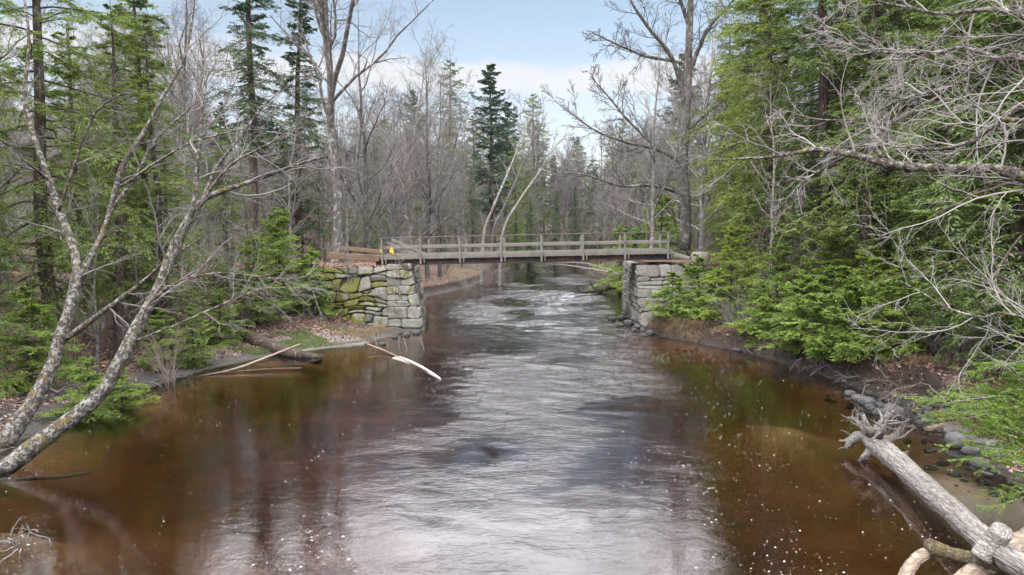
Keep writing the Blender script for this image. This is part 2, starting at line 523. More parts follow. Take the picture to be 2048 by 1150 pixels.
def ground_mat():
    m, t = new_mat('forest_floor')
    g = t.n('ShaderNodeNewGeometry')
    pos = g.outputs['Position']
    sx = t.n('ShaderNodeSeparateXYZ', i={0: pos})
    z = sx.outputs[2]
    nz = t.n('ShaderNodeSeparateXYZ', i={0: g.outputs['True Normal']}).outputs[2]
    vor = t.n('ShaderNodeTexVoronoi', i={'Vector': t.mapping(pos, (1, 1, 1.5)), 'Scale': 13.0, 'Randomness': 1.0})
    lf = t.n('ShaderNodeSeparateColor', i={0: vor.outputs['Color']}).outputs[0]
    big = t.noise(pos, 0.55, 5, 0.6)
    fine = t.noise(pos, 22, 5, 0.65)
    leaf = t.ramp(lf, [(0.0, (0.06, 0.034, 0.026)), (0.45, (0.15, 0.085, 0.062)), (0.8, (0.26, 0.165, 0.125)), (1.0, (0.38, 0.28, 0.22))])
    leaf = t.mix(t.ramp(fine, [(0.4, 0.5), (0.65, 0.0)]), leaf, (0.05, 0.03, 0.022))
    duff = t.mix(fine, (0.035, 0.024, 0.018), (0.10, 0.068, 0.048))
    c = t.mix(t.ramp(big, [(0.50, 0.0), (0.62, 0.7)]), leaf, duff)
    moss = t.noise(pos, 0.9, 5, 0.65, 0.3)
    c = t.mix(t.ramp(moss, [(0.60, 0.0), (0.68, 0.75)]), c, t.mix(fine, (0.04, 0.05, 0.01), (0.13, 0.13, 0.03)))
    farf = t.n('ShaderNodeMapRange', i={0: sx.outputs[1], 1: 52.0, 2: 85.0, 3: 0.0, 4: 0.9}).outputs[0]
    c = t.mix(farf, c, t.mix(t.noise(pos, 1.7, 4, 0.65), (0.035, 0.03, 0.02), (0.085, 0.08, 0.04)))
    # wet mud beside the water, dark soil where the bank is steep
    zj = t.math('ADD', z, t.math('MULTIPLY', t.math('SUBTRACT', t.noise(pos, 1.6, 5, 0.6), 0.5), 0.5))
    mud = t.mix(t.noise(pos, 5, 6, 0.75), (0.025, 0.021, 0.019), (0.125, 0.112, 0.105))
    mud = t.mix(t.math('GREATER_THAN', sx.outputs[0], 4.0), mud, t.mix(fine, (0.012, 0.01, 0.009), (0.055, 0.045, 0.038)))
    c = t.mix(t.ramp(zj, [(0.12, 1.0), (0.34, 0.0)]), c, mud)
    gx_ = t.math('DIVIDE', t.math('ADD', sx.outputs[0], 7.8), 2.9)
    gy_ = t.math('DIVIDE', t.math('SUBTRACT', sx.outputs[1], 27.6), 2.6)
    gr = t.math('ADD', t.math('ADD', t.math('POWER', gx_, 2.0), t.math('POWER', gy_, 2.0)), t.math('MULTIPLY', t.noise(pos, 1.1, 5, 0.65), 0.9))
    peb = t.n('ShaderNodeTexVoronoi', i={'Vector': pos, 'Scale': 26.0}).outputs['Color']
    gravel = t.mix(t.n('ShaderNodeSeparateColor', i={0: peb}).outputs[0], (0.10, 0.09, 0.083), (0.25, 0.23, 0.215))
    c = t.mix(t.math('MULTIPLY', t.ramp(gr, [(0.75, 0.9), (1.35, 0.0)]), t.ramp(zj, [(0.3, 1.0), (0.75, 0.0)])), c, gravel)
    soil = t.mix(t.noise(pos, 9, 6, 0.75), (0.004, 0.003, 0.003), (0.075, 0.05, 0.038))
    c = t.mix(t.ramp(nz, [(0.62, 1.0), (0.85, 0.0)]), c, soil)
    # the bed of the stream
    sandn = t.noise(pos, 0.45, 4, 0.6, 0.3)
    bed = t.mix(t.ramp(sandn, [(0.35, 0.0), (0.6, 1.0)]), (0.26, 0.175, 0.105), (0.55, 0.41, 0.28))
    bed = t.mix(t.math('MULTIPLY', t.noise(pos, 7, 5, 0.7), 0.45), bed, (0.13, 0.10, 0.07))
    muck = t.mix(fine, (0.03, 0.022, 0.016), (0.085, 0.065, 0.048))
    c = t.mix(t.ramp(t.math('ADD', z, 0.5), [(0.46, 1.0), (0.53, 0.0)]), c, muck)
    c = t.mix(t.ramp(t.math('ADD', z, 0.5), [(0.30, 1.0), (0.45, 0.0)]), c, bed)
    # pale sand of the bar at the foot of the right bank
    dx = t.math('SUBTRACT', sx.outputs[0], 7.95)
    dy = t.math('SUBTRACT', sx.outputs[1], 11.1)
    rr = t.math('ADD', t.math('POWER', t.math('DIVIDE', dx, 1.1), 2.0), t.math('POWER', t.math('DIVIDE', dy, 2.4), 2.0))
    rr = t.math('ADD', rr, t.math('MULTIPLY', t.math('SUBTRACT', t.noise(pos, 1.3, 4, 0.6), 0.5), 1.2))
    low = t.math('LESS_THAN', z, 0.12)
    c = t.mix(t.math('MULTIPLY', t.ramp(rr, [(0.5, 1.0), (1.2, 0.0)]), low), c, (0.62, 0.54, 0.44))
    hgt = t.math('ADD', t.math('MULTIPLY', vor.outputs['Distance'], 0.8), fine)
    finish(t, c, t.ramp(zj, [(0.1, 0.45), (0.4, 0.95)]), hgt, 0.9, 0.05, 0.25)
    return m


M['ground'] = ground_mat()


def water_mat():
    m, t = new_mat('river_water')
    pos = t.n('ShaderNodeNewGeometry').outputs['Position']
    at_ = t.n('ShaderNodeAttribute', attribute_name='ripple').outputs['Fac']
    n1 = t.noise(t.mapping(pos, (0.9, 1.25, 1)), 1.9, 6, 0.6, 0.7)
    n2 = t.noise(t.mapping(pos, (1.0, 1.6, 1)), 5.0, 4, 0.6, 0.8)
    n3 = t.noise(t.mapping(pos, (1.0, 1.4, 1)), 15.0, 3, 0.6, 0.4)
    n2 = t.math('ADD', n2, t.math('MULTIPLY', n3, 0.3))
    br = t.noise(t.mapping(pos, (0.5, 1.1, 1), loc=(4, 0, 0)), 0.9, 6, 0.65, 0.8)
    at_ = t.math('MULTIPLY', at_, t.ramp(br, [(0.36, 0.55), (0.62, 1.1)]))
    h = t.math('ADD', t.math('MULTIPLY', n1, 1.0), t.math('MULTIPLY', n2, 0.30))
    b = t.n('ShaderNodeBump', i={'Strength': 1.0, 'Distance': t.math('MULTIPLY', at_, 0.15), 'Height': h})
    fine_ = t.noise(t.mapping(pos, (1.0, 1.2, 1)), 8.5, 3, 0.6, 0.8)
    on = t.math('MULTIPLY', t.math('MULTIPLY', t.math('SUBTRACT', at_, 0.035), 9.0, clamp=True), 0.010)
    b = t.n('ShaderNodeBump', i={'Strength': 1.0, 'Distance': on, 'Height': fine_, 'Normal': b.outputs[0]})
    gl = t.n('ShaderNodeBsdfGlossy', i={'Color': (1, 1, 1, 1), 'Roughness': 0.02, 'Normal': b.outputs[0]})
    tp = t.n('ShaderNodeBsdfTransparent', i={'Color': (1, 1, 1, 1)})
    fr = t.n('ShaderNodeFresnel', i={'IOR': 1.75, 'Normal': b.outputs[0]})
    mx = t.n('ShaderNodeMixShader', i={0: fr.outputs[0], 1: tp.outputs[0], 2: gl.outputs[0]})
    va = t.n('ShaderNodeVolumeAbsorption', i={'Color': (0.64, 0.43, 0.16, 1), 'Density': 1.25})
    o = t.n('ShaderNodeOutputMaterial')
    t.link(mx.outputs[0], o.inputs[0])
    t.link(va.outputs[0], o.inputs[1])
    return m


M['water'] = water_mat()
# ------------------------------------------------------------------ terrain
SHORE = np.array([  # y, left bank x, right bank x
    (-25, -12.5, 9.0), (5, -11.8, 9.0), (10, -11.3, 9.0), (12.1, -11.0, 9.15), (14.3, -10.75, 9.5), (15.2, -10.9, 9.75),
    (18, -11.0, 10.3), (20.3, -10.8, 10.3), (22.5, -10.3, 10.0), (25.2, -9.2, 9.3), (26.8, -7.6, 8.7), (28, -6.0, 7.8),
    (30, -5.5, 6.9), (31.5, -5.2, 6.45), (32.0, -4.5, 6.3), (33, -4.3, 6.2), (39, -4.9, 6.4), (41, -5.6, 7.6), (45, -6.1, 8.6),
    (50.6, -6.3, 9.3), (58, -3.7, 9.3), (66, -2.8, 9.1), (76, -2.2, 9.0), (85, -1.5, 9.4), (94, 1.2, 12.0), (100, 6, 18),
    (105, 15, 30), (110, 32, 62), (114, 70, 71)], float)
_SEG = []
for _c in (1, 2):
    _p = np.stack([SHORE[:, _c], SHORE[:, 0]], 1)
    _SEG.append((_p[:-1], _p[1:]))


def shore_dist(x, y):
    """signed distance to the water's edge (land positive), and which bank is nearer (-1 left, +1 right)"""
    x, y = np.asarray(x, float), np.asarray(y, float)
    p = np.stack([x, y], -1)
    ds = []
    for a, b in _SEG:
        best = np.full(x.shape, 1e9)
        for i in range(len(a)):
            ab = b[i] - a[i]
            t_ = np.clip(((p - a[i]) @ ab) / (ab @ ab), 0, 1)
            best = np.minimum(best, np.linalg.norm(p - (a[i] + t_[..., None] * ab), axis=-1))
        ds.append(best)
    xl = np.interp(y, SHORE[:, 0], SHORE[:, 1])
    xr = np.interp(y, SHORE[:, 0], SHORE[:, 2])
    wet = (x > xl) & (x < xr) & (y < 113)
    d = np.minimum(ds[0], ds[1])
    side = np.where(ds[0] < ds[1], -1, 1)
    side = np.where(x < xl, -1, np.where(x > xr, 1, side))
    return np.where(wet, -d, d), side


def sstep(a, b, x):
    t_ = np.clip((x - a) / (b - a), 0, 1)
    return t_ * t_ * (3 - 2 * t_)


def ground_z(x, y):
    x, y = np.asarray(x, float), np.asarray(y, float)
    d, side = shore_dist(x, y)
    d = d + 0.12 * nzB(x, y, 1.1)
    n = 0.10 * nzA(x, y, 0.5) + 0.05 * nzB(x, y, 1.3)
    bed = -np.minimum(0.86 + 0.55 * np.exp(-((x - 0.8) / 3.6) ** 4), 0.42 * np.maximum(-d, 0) ** 0.85) + 0.10 * nzC(x, y, 0.45) * sstep(0, 2, -d)
    def bump(cx, cy, rx, ry, h):
        return h * np.exp(-(((x - cx) / rx) ** 2 + ((y - cy) / ry) ** 2))
    bed = bed + bump(6.8, 16.2, 1.4, 1.9, 0.6) + bump(7.9, 11.1, 1.0, 2.2, 0.85) + bump(-8.1, 10.4, 1.2, .7, 0.62) + bump(6.6, 12.5, 1.0, 1.6, 0.14)
    bed = np.minimum(bed, -0.03 - 0.12 * np.minimum(np.maximum(-d, 0), .6) - 0.02 * np.maximum(-d, 0))
    bar = np.exp(-(((x - 8.0) / 0.95) ** 2 + ((y - 11.0) / 2.3) ** 2) ** 2)
    bed = np.maximum(bed, -0.03 - 2.0 * (1 - bar))
    # left bank: mud strip, rise, terrace
    mudw = np.interp(y, [5, 14, 18, 24, 27, 30, 32], [0.9, 1.0, 0.9, 1.6, 2.8, 1.6, 0.3])
    dl = np.maximum(d, 0)
    left = 0.14 * np.minimum(dl, mudw) / 0.9 + 1.25 * sstep(0, 5.2, dl - mudw) + 0.035 * np.maximum(dl - mudw - 4, 0)
    far = sstep(40, 46, y)
    left = left * (1 - far) + far * (0.55 * sstep(0, 0.5, dl) + 0.17 * np.minimum(dl, 9) + 0.03 * np.maximum(dl - 9, 0))
    # right bank: undercut step, then a slope
    step = np.interp(y, [5, 12, 15, 18, 24, 28, 31, 33], [0.25, 0.3, 0.55, 0.75, 0.65, 0.55, 0.45, 0.4])
    strip = np.interp(y, [8, 12, 16, 20, 24, 32], [1.6, 1.3, 0.8, 0.25, 0.08, 0.05])
    right = 0.12 * np.minimum(dl, strip) / np.maximum(strip, 0.1) + step * sstep(0, 0.3, dl - strip) + 1.6 * sstep(0, 9, dl - strip) + 0.03 * np.maximum(dl - 8, 0)
    land = np.where(side < 0, left, right) + n * sstep(0.2, 3, d) + (0.03 * nzB(x, y, 4.0) + 0.035 * nzC(x, y, 7.5) + np.where(side > 0, .07 * nzA(x, y, 5.5), 0)) * sstep(0.05, 0.6, d)
    # approach embankments behind the abutments
    eL = sstep(32.55, 32.75, y) * (1 - sstep(38, 43, y)) * (1 - sstep(-5.35, -5.1, x)) * (0.55 + 0.45 * sstep(-26, -13, x))
    eL = eL * np.where(x < -10.2, sstep(30.5, 34.5, y) / np.maximum(sstep(32.55, 32.75, y), 1e-3) if False else sstep(32.0, 35.0, y), 1)
    eR = sstep(33.2, 33.5, y) * (1 - sstep(38, 43, y)) * sstep(6.75, 7.0, x) * (0.6 + 0.4 * (1 - sstep(12, 24, x)))
    land = np.where(side < 0, np.maximum(land, 2.98 * eL + land * (1 - eL)), np.maximum(land, 3.1 * eR + land * (1 - eR)))
    # the land rises gently away from the river
    land = land + 2.5 * sstep(25, 70, d) + 2.0 * sstep(120, 260, y)
    return np.where(d > 0, land, bed)


def lines(*segs):
    out = [np.array([segs[0][0]])]
    for a, b, s in segs:
        k = max(1, int(round((b - a) / s)))
        out.append(np.linspace(a, b, k + 1)[1:])
    return np.concatenate(out)


def grid_faces(nx, ny):
    i = np.arange((ny - 1) * nx).reshape(ny - 1, nx)[:, :-1].ravel()
    return np.stack([i, i + 1, i + nx + 1, i + nx], 1)


gx = lines((-700, -90, 60), (-90, -26, 2.5), (-26, -13, 0.4), (-13, 13, 0.13), (13, 26, 0.4), (26, 90, 2.5), (90, 700, 60))
gy = lines((-300, -20, 40), (-20, 6, 2), (6, 34, 0.13), (34, 62, 0.3), (62, 120, 1.0), (120, 200, 5), (200, 900, 60))
GX, GY = np.meshgrid(gx, gy)
gm = MB().add(np.stack([GX, GY, ground_z(GX, GY)], -1), grid_faces(len(gx), len(gy)))
tag(gm.build('ground', M['ground']), kind='structure')


def gpt(px, py, lo=6.0, hi=60.0):
    """where the line of sight through a pixel meets the ground"""
    ys = np.linspace(lo, hi, 1400)
    P = np.array([at(px, py, q) for q in ys])
    below = P[:, 2] <= np.maximum(ground_z(P[:, 0], P[:, 1]), 0)
    i = int(np.argmax(below)) if below.any() else len(ys) - 1
    return P[i]


# ------------------------------------------------------------------ water
wx = lines((-40, -13.5, 2.5), (-13.5, 11.5, 0.14), (11.5, 72, 1.2))
wy = lines((-20, 7, 3), (7, 62, 0.14), (62, 116, 0.5))
WX, WY = np.meshgrid(wx, wy)
sd, _ = shore_dist(WX, WY)
cx = np.interp(WY, [0, 9, 14, 20, 26, 32, 40, 60, 90], [0.2, 0.2, 0.6, 1.0, 1.2, 1.2, 1.0, 3.0, 4.5])
cw = np.interp(WY, [0, 9, 14, 20, 26, 32, 40, 60, 90], [3.6, 3.4, 3.2, 3.4, 4.3, 4.8, 5.2, 5.5, 5.0])
flow = np.exp(-((WX - cx) / cw) ** 4)
riffle = np.interp(WY, [0, 12, 16, 20, 26, 32, 50, 90], [0.10, 0.12, 0.3, 0.75, 1.05, 1.15, 1.05, 0.7])
calm = 0.02 + 0.03 * sstep(-0.5, 0.8, nzB(WX, WY, 0.35))
patch = 0.52 + 0.55 * np.clip(nzC(WX, WY * 0.8, 0.75) * 1.2, -.7, 1.2)
ripple = (calm + flow * riffle * patch) * sstep(0.0, 0.8, -sd)
wz = np.zeros_like(WX)
for wl, amp, seed in ((1.9, 0.024, 21), (0.95, 0.022, 22), (0.5, 0.013, 23)):
    wz += amp * smooth_noise(seed, 16)(WX * 0.75, WY * 1.35, 6.28 / wl / 1.4)
wz = wz * (flow * riffle * (0.35 + 0.65 * patch)) * np.clip(-sd, 0, 1)
# a closed body of water, so that its depth tints what lies under it
top = np.stack([WX, WY, wz], -1).reshape(-1, 3)
ny_, nx_ = WX.shape
ring = np.concatenate([np.arange(nx_), (np.arange(1, ny_) * nx_ + nx_ - 1), ((ny_ - 1) * nx_ + np.arange(nx_ - 2, -1, -1)), (np.arange(ny_ - 2, 0, -1) * nx_)])
low = top[ring].copy()
low[:, 2] = -4.0
k_ = len(ring)
n0 = len(top)
a_ = np.arange(k_)
skirt = np.stack([ring, n0 + a_, n0 + (a_ + 1) % k_, ring[(a_ + 1) % k_]], 1)
wm = MB().add(np.concatenate([top, low]), [grid_faces(nx_, ny_), skirt, np.array([n0 + a_[::-1]])])
wo_ = wm.build('water', M['water'])
attr = wo_.data.attributes.new('ripple', 'FLOAT', 'POINT')
attr.data.foreach_set('value', np.concatenate([ripple.ravel(), np.zeros(k_)]).astype(np.float32))
tag(wo_, kind='structure')

# ------------------------------------------------------------------ growing trees
def grow(PP, PR, L, c, t0, t1, ang, lenr, m, wander=0.12, trop=0.0, rr=0.6, falloff=0.5, planar=False, minr=0.004, angj=0.25, tip=0.25, g=None):
    """children on every parent path. PP (n,k,3), PR (n,k), L (n,)"""
    g = g or rng
    n, k = PP.shape[:2]
    t = t0 + (t1 - t0) * (np.arange(c)[None] + g.random((n, c))) / c
    t = np.clip(t, 0, 0.995).ravel()
    pi = np.repeat(np.arange(n), c)
    f = t * (k - 1)
    i = f.astype(int)
    fr = (f - i)[:, None]
    B = PP[pi, i] * (1 - fr) + PP[pi, i + 1] * fr
    T = nrm(PP[pi, i + 1] - PP[pi, i])
    r = PR[pi, i] * (1 - fr[:, 0]) + PR[pi, i + 1] * fr[:, 0]
    N = len(pi)
    Z = np.array([0, 0, 1.0])
    if planar:
        s = nrm(np.cross(T, Z)) * np.where(np.arange(N) % 2, 1, -1)[:, None]
        Pn = nrm(s + Z * g.normal(0, 0.3, (N, 1)))
    else:
        q = g.normal(0, 1, (N, 3))
        Pn = nrm(q - (q * T).sum(-1, keepdims=True) * T)
    a = (ang * (1 + g.normal(0, angj, N)))[:, None]
    D = nrm(np.cos(a) * T + np.sin(a) * Pn)
    ln = L[pi] * lenr * (1 - falloff * t) * g.uniform(0.6, 1.25, N)
    P = np.empty((N, m, 3))
    P[:, 0] = B
    for j in range(1, m):
        D = nrm(D + g.normal(0, wander, (N, 3)) + trop * Z)
        P[:, j] = P[:, j - 1] + D * (ln / (m - 1))[:, None]
    r0 = np.maximum(np.minimum(r * rr, r * 0.9), minr)
    Rr = np.maximum(r0[:, None] * np.linspace(1, tip, m)[None], minr * 0.6)
    return P, Rr, ln


def foliage(mb, P, c, t0, t1, L, Wd, ang=0.95, sag=0.2, g=None, flat=0.55):
    """flat sprays along the twigs P (n,k,3)"""
    g = g or rng
    n, k = P.shape[:2]
    t = (t0 + (t1 - t0) * (np.arange(c)[None] + g.random((n, c))) / c).ravel()
    pi = np.repeat(np.arange(n), c)
    f = np.clip(t, 0, 0.999) * (k - 1)
    i = f.astype(int)
    fr = (f - i)[:, None]
    B = P[pi, i] * (1 - fr) + P[pi, i + 1] * fr
    T = nrm(P[pi, i + 1] - P[pi, i])
    N = len(pi)
    s = nrm(np.cross(T, np.array([0, 0, 1.0]) + g.normal(0, 0.05, (N, 3)))) * np.where(np.arange(N) % 2, 1, -1)[:, None]
    a = (ang * (1 + g.normal(0, 0.25, N)))[:, None]
    D = nrm(np.cos(a) * T + np.sin(a) * s + g.normal(0, 0.16, (N, 3)))
    nr = nrm(np.array([0, 0, 1.0]) + g.normal(0, flat, (N, 3)))
    mb.leaves(B, D, nr, L * g.uniform(0.6, 1.3, N) * (1 - 0.45 * t), Wd * g.uniform(0.7, 1.3, N), sag)


def stem(H, r0, lean=0.03, m=12, g=None, wob=0.02):
    g = g or rng
    z = np.linspace(0, 1, m)
    off = np.cumsum(g.normal(0, wob, (m, 2)), 0) * H / m * 2
    off -= off[0]
    P = np.stack([off[:, 0] + lean * H * z ** 1.5, off[:, 1], z * H - 0.35 * (z == 0)], 1)
    rad = r0 * (1 - z) ** 0.8 + 0.012
    rad[0] *= 1.45
    return P, rad


def conifer(name, H, Rmax, r0, n1, base, leafL, leafW, c2, c3, mats, seed, droop=-0.05, top_up=0.45, dead=0.0, gaps=0.15, power=0.8, low_ang=-0.08):
    g = np.random.default_rng(seed)
    P, rad = stem(H, r0, g.normal(0, 0.015), g=g)
    root = empty(name)
    tr = MB().tubes(P, rad, 8)
    u = (np.arange(n1) + g.random(n1)) / n1
    u = u ** 1.1
    t = base + (0.985 - base) * u
    # whole missing tiers and a ragged outline keep the crown from reading as a cone
    Lb = Rmax * ((1 - u) ** power) * (0.5 + 0.5 * np.clip(u / 0.18, 0, 1)) * g.uniform(0.55, 1.2, n1) * (1 - 0.45 * (g.random(n1) < gaps)) + 0.22
    az = np.arange(n1) * 2.39996 + g.normal(0, 0.5, n1)
    el = low_ang + (top_up - low_ang) * u ** 1.5 + g.normal(0, 0.12, n1)
    f = t * (len(P) - 1)
    i = np.minimum(f.astype(int), len(P) - 2)
    B = P[i] + (P[i + 1] - P[i]) * (f - i)[:, None]
    D = np.stack([np.cos(az) * np.cos(el), np.sin(az) * np.cos(el), np.sin(el)], 1)
    m = 7
    Q = np.empty((n1, m, 3))
    Q[:, 0] = B
    for j in range(1, m):
        D = nrm(D + g.normal(0, 0.11, D.shape) + np.array([0, 0, droop]) * (1.2 - u)[:, None])
        Q[:, j] = Q[:, j - 1] + D * (Lb / (m - 1))[:, None]
    Rb = (0.006 + 0.011 * Lb)[:, None] * np.linspace(1, 0.2, m)[None]
    tr.tubes(Q, Rb, 4)
    if dead:
        k = int(dead)
        ud = g.uniform(0.08, base + 0.12, k)
        f = ud * (len(P) - 1)
        i = f.astype(int)
        Bd = P[i] + (P[i + 1] - P[i]) * (f - i)[:, None]
        a = g.uniform(0, 6.28, k)
        Dd = np.stack([np.cos(a), np.sin(a), g.normal(-0.1, 0.2, k)], 1)
        Ld = g.uniform(0.5, 1.6, k) * Rmax * 0.4
        Qd = Bd[:, None] + Dd[:, None] * (np.linspace(0, 1, 5)[None, :, None] * Ld[:, None, None]) + np.cumsum(g.normal(0, 0.05, (k, 5, 3)), 1) * Ld[:, None, None] * 0.4
        tr.tubes(Qd, 0.014 * np.linspace(1, 0.3, 5)[None] * np.ones((k, 1)), 3)
        q2, r2, l2 = grow(Qd, 0.01 * np.ones((k, 5)), Ld, 4, 0.3, 1, 0.8, 0.4, 4, 0.15, -0.05, g=g)
        tr.tubes(q2, r2, 3)
    trunk = tr.build('trunk', M[mats[0]], root)
    P2, R2, L2 = grow(Q, Rb, Lb, c2, 0.12, 1.0, 0.95, 0.42, 5, 0.12, -0.07, 0.5, 0.55, True, 0.0035, g=g)
    cr = MB()
    foliage(cr, P2, c3, 0.05, 1.0, leafL, leafW, g=g)
    foliage(cr, Q[:, 2:], c3, 0.1, 1.0, leafL * 1.1, leafW, g=g)
    P3, R3, L3 = grow(P2, R2, L2, 3, 0.2, 0.9, 0.8, 0.55, 4, 0.1, -0.06, 0.5, 0.3, True, 0.003, g=g)
    foliage(cr, P3, max(4, c3 // 2), 0.05, 1.0, leafL, leafW, g=g)
    crown = cr.build('crown', M[mats[1]], root, smooth=False)
    PARTS[root.name] = [trunk, crown]
    return root


def bare_tree(name, H, r0, seed, mats, n1=16, base=0.25, spread=0.42, up=0.14, ang=0.75, c2=7, c3=5, c4=4, fork=0, lean=0.03, wander=0.13, minr=0.006):
    g = np.random.default_rng(seed)
    stems = []
    P, rad = stem(H, r0, lean, 14, g, 0.03)
    stems.append((P, rad))
    for q in range(fork):
        k = int(g.integers(3, 6))
        a = g.uniform(0, 6.28)
        Lf = H * g.uniform(0.5, 0.65)
        D = nrm(np.array([math.cos(a) * 0.45, math.sin(a) * 0.45, 1.0]))
        pts = [P[k]]
        for j in range(13):
            D = nrm(D + g.normal(0, 0.06, 3) + np.array([0, 0, 0.04]))
            pts.append(pts[-1] + D * Lf / 13)
        stems.append((np.array(pts), rad[k] * 0.75 * np.linspace(1, 0.06, 14)))
    root = empty(name)
    tr = MB()
    for p, r in stems:
        tr.tubes(p, r, 9)
    PP = np.array([s[0] for s in stems])
    PR = np.array([s[1] for s in stems])
    LL = np.linalg.norm(PP[:, -1] - PP[:, 0], axis=-1)
    P1, R1, L1 = grow(PP, PR, LL, n1, base, 0.97, ang, spread, 9, wander, up, 0.5, 0.55, minr=0.012, g=g)
    tr.tubes(P1, R1, 5)
    trunk = tr.build('trunk', M[mats[0]], root)
    cr = MB()
    P2, R2, L2 = grow(P1, R1, L1, c2, 0.18, 0.98, 0.75, 0.45, 7, 0.16, up * 0.6, 0.55, 0.45, minr=minr * 1.3, g=g)
    cr.tubes(P2, R2, 4)
    P3, R3, L3 = grow(P2, R2, L2, c3, 0.15, 1.0, 0.7, 0.5, 5, 0.18, up * 0.4, 0.6, 0.35, minr=minr, g=g)
    cr.tubes(P3, R3, 3)
    P4, R4, L4 = grow(P3, R3, L3, c4, 0.15, 1.0, 0.7, 0.55, 4, 0.2, 0.03, 0.6, 0.3, minr=minr * 0.75, g=g)
    cr.tubes(P4, R4, 3)
    crown = cr.build('crown', M[mats[1]], root)
    PARTS[root.name] = [trunk, crown]
    return root


def bare_shrub(name, H, n, seed, mat, spread=0.7, minr=0.004):
    g = np.random.default_rng(seed)
    root = empty(name)
    a = g.uniform(0, 6.28, n)
    k = g.uniform(0.15, spread, n)
    D = nrm(np.stack([np.cos(a) * k, np.sin(a) * k, np.ones(n)], 1))
    L = H * g.uniform(0.6, 1.1, n)
    P = np.empty((n, 8, 3))
    P[:, 0] = np.stack([np.cos(a), np.sin(a), np.zeros(n)], 1) * 0.12 - np.array([0, 0, 0.15])
    for j in range(1, 8):
        D = nrm(D + g.normal(0, 0.09, D.shape) + np.array([0, 0, -0.02]))
        P[:, j] = P[:, j - 1] + D * (L / 7)[:, None]
    r = (0.005 * H + 0.004) * np.linspace(1, 0.25, 8)[None] * np.ones((n, 1))
    st = MB().tubes(P, r, 5).build('stem', M[mat], root)
    cr = MB()
    P2, R2, L2 = grow(P, r, L, 9, 0.2, 1, 0.75, 0.42, 6, 0.15, 0.02, 0.6, minr=minr, g=g)
    cr.tubes(P2, R2, 3)
    P3, R3, L3 = grow(P2, R2, L2, 5, 0.15, 1, 0.7, 0.5, 4, 0.17, 0.0, 0.7, minr=minr * 0.8, g=g)
    cr.tubes(P3, R3, 3)
    c = cr.build('twigs', M[mat], root)
    PARTS[root.name] = [st, c]
    return root
# ------------------------------------------------------------------ dry-stone abutments
def stone_face(mb, c00, c10, c01, c11, courses, wmin, wmax, seed, wob=0.12, gap=0.018, bulge=0.06, back=0.28, joint=0.1):
    """stones laid over the four-cornered face (bottom left, bottom right, top left, top right), seen from outside"""
    g = np.random.default_rng(seed)
    c00, c10, c01, c11 = (np.asarray(q, float) for q in (c00, c10, c01, c11))
    W = np.linalg.norm(c10 - c00)
    Hh = np.linalg.norm(c01 - c00)
    N = nrm(np.cross(c10 - c00, c01 - c00))
    nz1 = smooth_noise(seed + 50, 8)
    def surf(u, v):
        u, v = u[..., None] / W, v[..., None] / Hh
        return c00 * (1 - u) * (1 - v) + c10 * u * (1 - v) + c01 * (1 - u) * v + c11 * u * v
    vb = np.cumsum([0] + list(courses))
    vb = vb / vb[-1] * Hh
    def line(k, u):
        edge = 0 if k in (0, len(vb) - 1) else 1
        return vb[k] + edge * wob * 0.5 * nz1(u, k * 7.3 + u * 0, 1.6)
    for k in range(len(vb) - 1):
        u, j_prev = -0.02, 0.0
        while u < W - 0.05:
            w_ = g.uniform(wmin, wmax)
            if W - (u + w_) < wmin * 0.7:
                w_ = W - u
            j_next = g.normal(0, joint * 0.45) if u + w_ < W - 1e-6 else 0.0
            split = g.random() < 0.22 and (vb[k + 1] - vb[k]) > 0.36
            parts = [(0, 0.5), (0.5, 1)] if split else [(0, 1)]
            for (q0, q1) in parts:
                n = 9
                s = np.linspace(0, 1, n)
                Sg, Tg = np.meshgrid(s, s)
                ue0 = u + gap + j_prev * (Tg - .5)
                ue1 = u + w_ - gap + j_next * (Tg - .5)
                Ug = ue0 + (ue1 - ue0) * Sg
                lo, hi = line(k, Ug), line(k + 1, Ug)
                Vg = lo + (hi - lo) * (q0 + (q1 - q0) * Tg)
                shrink = gap * (1 - 2 * Tg)
                Vg = Vg + shrink
                # the corners of a rough block are knocked off
                e = 1 - np.maximum(np.abs(2 * Sg - 1), np.abs(2 * Tg - 1)) ** 8
                cc = (np.abs(2 * Sg - 1) * np.abs(2 * Tg - 1)) ** 4
                Ug = Ug + (0.5 - Sg) * cc * 0.10 * g.uniform(0.0, 1.6)
                Vg = Vg + (0.5 - Tg) * cc * 0.07 * g.uniform(0.0, 1.6)
                pro = g.uniform(-0.03, 0.05)
                tilt = g.normal(0, 0.06, 2)
                off = pro + bulge * e * g.uniform(0.5, 1.2) + tilt[0] * (Sg - 0.5) + tilt[1] * (Tg - 0.5) + g.normal(0, 0.011, Sg.shape) + 0.02 * nzB(Ug * 3 + k, Vg * 3, 2.0)
                X = surf(Ug, Vg) + N * off[..., None]
                ringi = np.concatenate([np.arange(n), np.arange(1, n) * n + n - 1, (n - 1) * n + np.arange(n - 2, -1, -1), np.arange(n - 2, 0, -1) * n])
                Xf = X.reshape(-1, 3)
                bk = Xf[ringi] - N * (back + pro)
                kk = len(ringi)
                ai = np.arange(kk)
                sk = np.stack([n * n + ai, n * n + (ai + 1) % kk, ringi[(ai + 1) % kk], ringi], 1)
                mb.add(np.concatenate([Xf, bk]), [grid_faces(n, n), sk])
            u += w_
            j_prev = j_next


